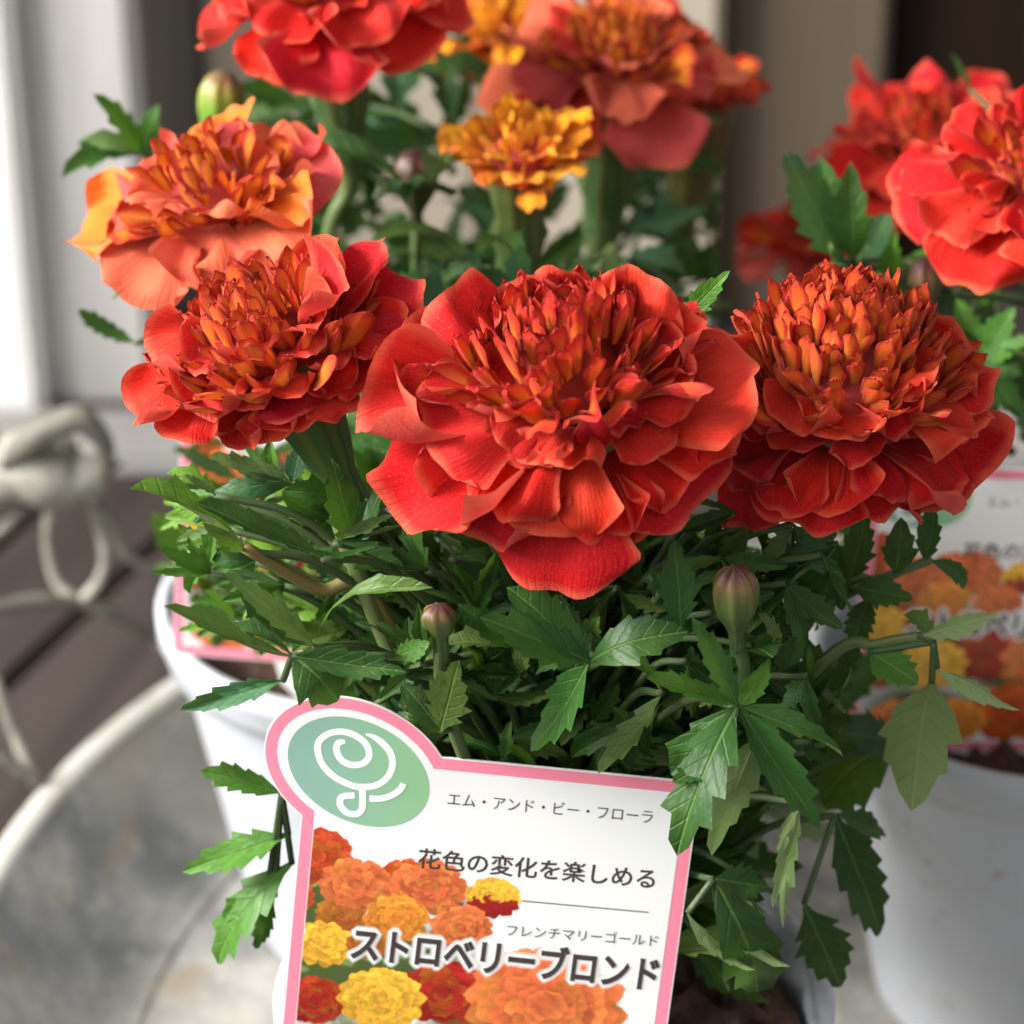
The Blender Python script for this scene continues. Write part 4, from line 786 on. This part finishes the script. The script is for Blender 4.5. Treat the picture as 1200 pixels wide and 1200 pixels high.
for k in range(88):
    x, y = random.uniform(390, 985), random.uniform(600, 860); Y = random.uniform(-.014, .014)
    if y > 790 and x < 830: Y = max(Y, -.006); y = min(y, 850)
    ll_ = random.uniform(55, 95); a0 = random.uniform(0, 6.283); tips = []
    for q in range(random.choice([3, 4, 5])):
        aa = a0+random.uniform(-.3, .3)+(q-2)*.62; t_ = (x+ll_*math.cos(aa), y+ll_*math.sin(aa)*.85, Y+random.uniform(-.005, .008))
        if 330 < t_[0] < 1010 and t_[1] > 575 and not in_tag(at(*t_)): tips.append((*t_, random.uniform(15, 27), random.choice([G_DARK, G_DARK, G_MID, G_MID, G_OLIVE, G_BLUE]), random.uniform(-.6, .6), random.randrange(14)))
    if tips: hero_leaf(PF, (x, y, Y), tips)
for k in range(52):                     # low leaves just above the tag
    x, y = random.uniform(440, 960), random.uniform(760, 900); Y = random.uniform(-.022, -.004); a0 = random.uniform(0, 6.283); tips = []
    for q in range(3):
        aa = a0+(q-1)*.7; L_ = random.uniform(50, 95); t_ = (x+L_*math.cos(aa), y+L_*math.sin(aa)*.8, Y+random.uniform(-.003, .004))
        if t_[0] < 985 and not in_tag(at(*t_)) and not in_tag(at(x, y, Y)): tips.append((*t_, random.uniform(17, 29), random.choice([G_DARK, G_MID, G_MID, G_OLIVE]), random.uniform(-.6, .6), random.randrange(14)))
    if tips: hero_leaf(PF, (x, y, Y), tips)
for k in range(24):                     # finer leaves, window light on this side put into brighter greens
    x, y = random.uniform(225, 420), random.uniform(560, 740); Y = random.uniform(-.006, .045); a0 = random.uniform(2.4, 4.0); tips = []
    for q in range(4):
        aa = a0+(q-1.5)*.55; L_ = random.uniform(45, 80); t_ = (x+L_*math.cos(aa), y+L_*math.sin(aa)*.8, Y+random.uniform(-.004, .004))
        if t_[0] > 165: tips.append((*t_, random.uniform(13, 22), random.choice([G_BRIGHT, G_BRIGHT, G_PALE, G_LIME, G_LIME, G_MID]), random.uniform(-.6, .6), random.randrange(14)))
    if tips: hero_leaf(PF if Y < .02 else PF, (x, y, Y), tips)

def ok_rear(p):
    x, y, k = pix(p); return p[1] > .028 and y > 330 and x > 330 and p[2] > .092 and not (y < 560 and p[1] < .04)
n = 0
for _ in range(800):                    # far side of the front plant, unseen leaves added to shade the right pot
    if n >= 30: break
    a = random.uniform(.5, 3.3); z = random.uniform(.012, .095); r = random.uniform(.018, .042); bp = PF.base+np.array([r*math.cos(a)*1.1-.012, .012+r*abs(math.sin(a)), z]); d = np.array([math.cos(a), .6*math.sin(a)+.2, random.uniform(-.1, .6)])
    if compound_leaf(PF, bp, d, random.uniform(.020, .032), 3, [G_DARK, G_MID, G_MID], ok_rear, lw=.0095, ll=.025): n += 1

for k in range(26):                     # low leaves added behind the front rim, blocking light on the right pot
    tx, ty, tz = random.uniform(-.03, .055), random.uniform(.046, .085), random.uniform(.072, .135); t = np.array([tx, ty, tz]); b0_ = np.array([tx*.7+random.uniform(-.01, .01), ty-.020, tz+random.uniform(.006, .02)])
    P = spline([PF.base+np.array([.0, .006, random.uniform(.01, .03)]), b0_*.6+PF.base*.4+np.array([0, 0, .012]), b0_], 10); V, Fc, uv = tube(P, np.linspace(.0009, .0006, len(P)), 6); lf = PF.add('leaf', mesh('leaf_stalk', V, Fc, M_STEM, uv), None, tone((.045, .11, .025)))
    for q in range(3):
        tt = t+np.array([random.uniform(-.018, .018), random.uniform(-.006, .008), random.uniform(-.010, .012)]); PF.add('leaflet', LEAVES[random.randrange(14)], leaflet_matrix(b0_, tt, random.uniform(.009, .013), np.array([-.6, -.3, .6]), random.uniform(-.4, .4)), tone(random.choice([G_DARK, G_MID, G_MID]), .2), lf)

# ------------------------------------------------------------------ plant behind, by the bird
PL = Plant(POT_L, 'taller marigold behind with orange, salmon and yellow blooms, in the bright pot', 'potted marigold plants')
def bloom(P, px, py, Y, axis, R, pal, fl, outer=(-.1, -.7), n1=6, n2=6, dome=.0095, fcol=ORG, cal=(.0062, .016, .0022), fl_n=None, ruf=.07, **k):
    O = at(px, py, Y); ps = ring(n1, R, R*.92, outer[0]+.25, outer[1], pal, zb=-.001, ruf=ruf)+ring(n2, R*.80, R*.74, .45, outer[1]*.6, pal, zb=.001, ruf=ruf*1.2, a0=.35)+ring(5, R*.55, R*.48, .9, .0, pal, zb=.003, ruf=ruf*1.3)
    return P.flower(O, axis, ps, fl, dome=(dome, .009), fcol=fcol, calyx=cal, **k)
random.seed(21)
bloom(PL, 385, -12, .118, (-.05, -.25, .96), .0245, [RED, RED, ORED], (50, .014, .008, (.5, .8)), outer=(.0, -1.0), n1=9, n2=8, ruf=.09, fcol=ORED, cal=(.0072, .026, .0042), stem_bend=at(385, 330, .13))
bloom(PL, 722, 85, .150, (.05, -.22, .97), .026, [SALM, SALM, ORED, PINK], (60, .016, .011, (.4, .75)), outer=(-.05, -.8), fcol=(.66, .20, .02), cal=(.0074, .028, .0044), stem_bend=at(700, 330, .15))
bloom(PL, 592, 48, .20, (0, -.1, 1), .017, [YELO, ORG], (36, .012, .008, (.4, .7)), fcol=YELO, margin=.15, n1=7, n2=7)
bloom(PL, 610, 192, .100, (.02, -.16, .98), .0118, [YELO, YELO, ORG], (46, .013, .0085, (.3, .6)), outer=(.45, .0), fcol=YELO, margin=.12, n1=8, n2=8, cal=(.0060, .016, .0040), cal_col=(.5, .42, .35), ruf=.05, dome=.0075)
bloom(PL, 255, 245, .060, (-.22, -.28, .93), .0225, [SALM, SALM, ORG, PINK], (58, .016, .010, (.4, .8)), outer=(.15, -.40), fcol=(.74, .19, .02), stem_bend=at(330, 420, .075))
bloom(PL, 822, 120, .185, (.10, -.10, 1), .012, [ORG, ORED], (22, .008, .006, (.3, .6)), outer=(.9, .3), fcol=ORG, n1=8, n2=6, cal=(.0072, .026, .0030), cal_col=(.65, .35, .3), stem_bend=at(780, 330, .17))
PL.bud(488, 212, .115, 52, 74, (0, 0), (.25, .15, .2), stem_to=at(500, 420, .13)); PL.bud(262, 128, .135, 56, 88, (6, 0), (.7, .95, .4), stem_to=at(300, 380, .13))
def ok_back(p):
    x, y, k = pix(p)
    if x < 190 or x > 860 or y < 40: return False
    if x < 330 and y > 560 and (x < 190 or y > 760): return False
    if y > 560 and x > 420: return False
    if x < 430 and 250 < y < 520 and p[1] < .115: return False
    if 540 < x < 860 and 40 < y < 300 and p[1] < .16: return False
    if 340 < x < 430 and y < 200 and p[1] < .14: return False
    return p[2] > .095
n = 0
for _ in range(2500):
    if n >= 85: break
    a = random.uniform(0, 6.283); z = random.uniform(.015, .135); r = random.uniform(.0, .05); bp = PL.base+np.array([r*math.cos(a)+.45*z, r*math.sin(a), z]); d = np.array([math.cos(a), math.sin(a), random.uniform(0, .9)])
    if compound_leaf(PL, bp, d, random.uniform(.022, .038), random.choice([2, 3, 3]), [G_DARK, G_DARK, G_MID, G_BLUE], ok_back, ll=.020): n += 1
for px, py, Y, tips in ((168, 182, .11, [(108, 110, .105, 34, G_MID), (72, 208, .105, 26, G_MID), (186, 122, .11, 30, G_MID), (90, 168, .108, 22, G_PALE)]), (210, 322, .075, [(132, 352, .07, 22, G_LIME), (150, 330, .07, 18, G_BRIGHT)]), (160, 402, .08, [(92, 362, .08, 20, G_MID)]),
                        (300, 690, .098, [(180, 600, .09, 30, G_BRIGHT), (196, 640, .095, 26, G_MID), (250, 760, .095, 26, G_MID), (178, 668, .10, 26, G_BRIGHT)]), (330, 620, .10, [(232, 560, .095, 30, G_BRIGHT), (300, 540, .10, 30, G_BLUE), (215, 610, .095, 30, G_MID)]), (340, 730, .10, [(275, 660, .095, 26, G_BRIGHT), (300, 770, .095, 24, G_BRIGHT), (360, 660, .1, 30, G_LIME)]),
                        (600, 340, .07, [(612, 288, .07, 30, G_BLUE), (560, 320, .075, 30, G_DARK)]), (440, 350, .09, [(520, 335, .08, 26, G_MID), (505, 362, .06, 22, G_BRIGHT)]), (820, 330, .16, [(842, 280, .16, 30, G_DARK), (790, 270, .16, 36, G_DARK), (850, 320, .165, 30, G_DARK)])):
    hero_leaf(PL, (px, py, Y), [(*t[:4], t[4], random.uniform(-.4, .4), random.randrange(14)) for t in tips])

# ------------------------------------------------------------------ plant in the shaded pot
PR = Plant(POT_R, 'marigold with only vivid red blooms, partly out of view, in the shaded bluish pot', 'potted marigold plants')
random.seed(33)
bloom(PR, 1206, 212, .072, (-.25, -.30, .92), .0235, [RED, RED, ORED], (44, .013, .008, (.4, .75)), outer=(.0, -.75), n1=8, n2=7, ruf=.10, fcol=ORED, stem_bend=at(1150, 480, .09))
bloom(PR, 1085, 175, .165, (-.30, -.15, .95), .026, [RED, ORED], (50, .016, .010, (.5, .8)), outer=(.0, -.9), fcol=ORED, stem_bend=at(1100, 480, .15))
bloom(PR, 945, 285, .21, (-.1, -.1, 1), .013, [RED, PINK], (20, .010, .007, (.4, .75)), outer=(.0, -.9), n1=7, n2=5, fcol=ORED, stem_bend=at(1000, 520, .19))
PR.bud(1084, 345, .085, 42, 84, (6, 0), (.5, .35, .5), stem_to=at(1120, 560, .1))
hero_leaf(PR, (984, 306, .085), [(918, 178, .085, 66, G_BLUE, .0, 1), (962, 186, .09, 40, G_MID, .2, 8), (996, 190, .085, 42, G_MID, -.1, 4, (1000, 306, .086)), (1040, 250, .10, 40, G_BLUE, .1, 2, (1010, 310, .09)), (975, 285, .08, 20, G_LIME, 0, 6), (1018, 288, .08, 20, G_LIME, .2, 8, (1006, 320, .086)), (1050, 270, .08, 26, G_BRIGHT, 0, 1, (1040, 340, .086))])
hero_leaf(PR, (1136, 104, .14), [(1114, 62, .14, 14, G_MID, .3, 1)])
hero_leaf(PR, (1150, 420, .075), [(1190, 360, .075, 34, G_BRIGHT, 0, 1), (1120, 350, .08, 30, G_BRIGHT, 0, 2), (1196, 440, .07, 32, G_MID, .2, 4), (1210, 400, .07, 30, G_BRIGHT, .2, 8), (1160, 500, .075, 30, G_DARK, 0, 1), (1195, 490, .07, 36, G_MID, .1, 2)])
def ok_right(p):
    x, y, k = pix(p)
    if x < 960 or y < 300 or y > 540 and p[1] < .095: return False
    return p[1] > .03 and p[2] > .10
n = 0
for _ in range(1200):
    if n >= 34: break
    a = random.uniform(0, 6.283); z = random.uniform(.03, .115); r = random.uniform(.0, .035); bp = PR.base+np.array([r*math.cos(a)-.012, r*math.sin(a)-.02, z]); d = np.array([math.cos(a), math.sin(a), random.uniform(0, .9)])
    if compound_leaf(PR, bp, d, random.uniform(.02, .034), random.choice([2, 3]), [G_DARK, G_MID, G_MID, G_BRIGHT], ok_right, ll=.020): n += 1
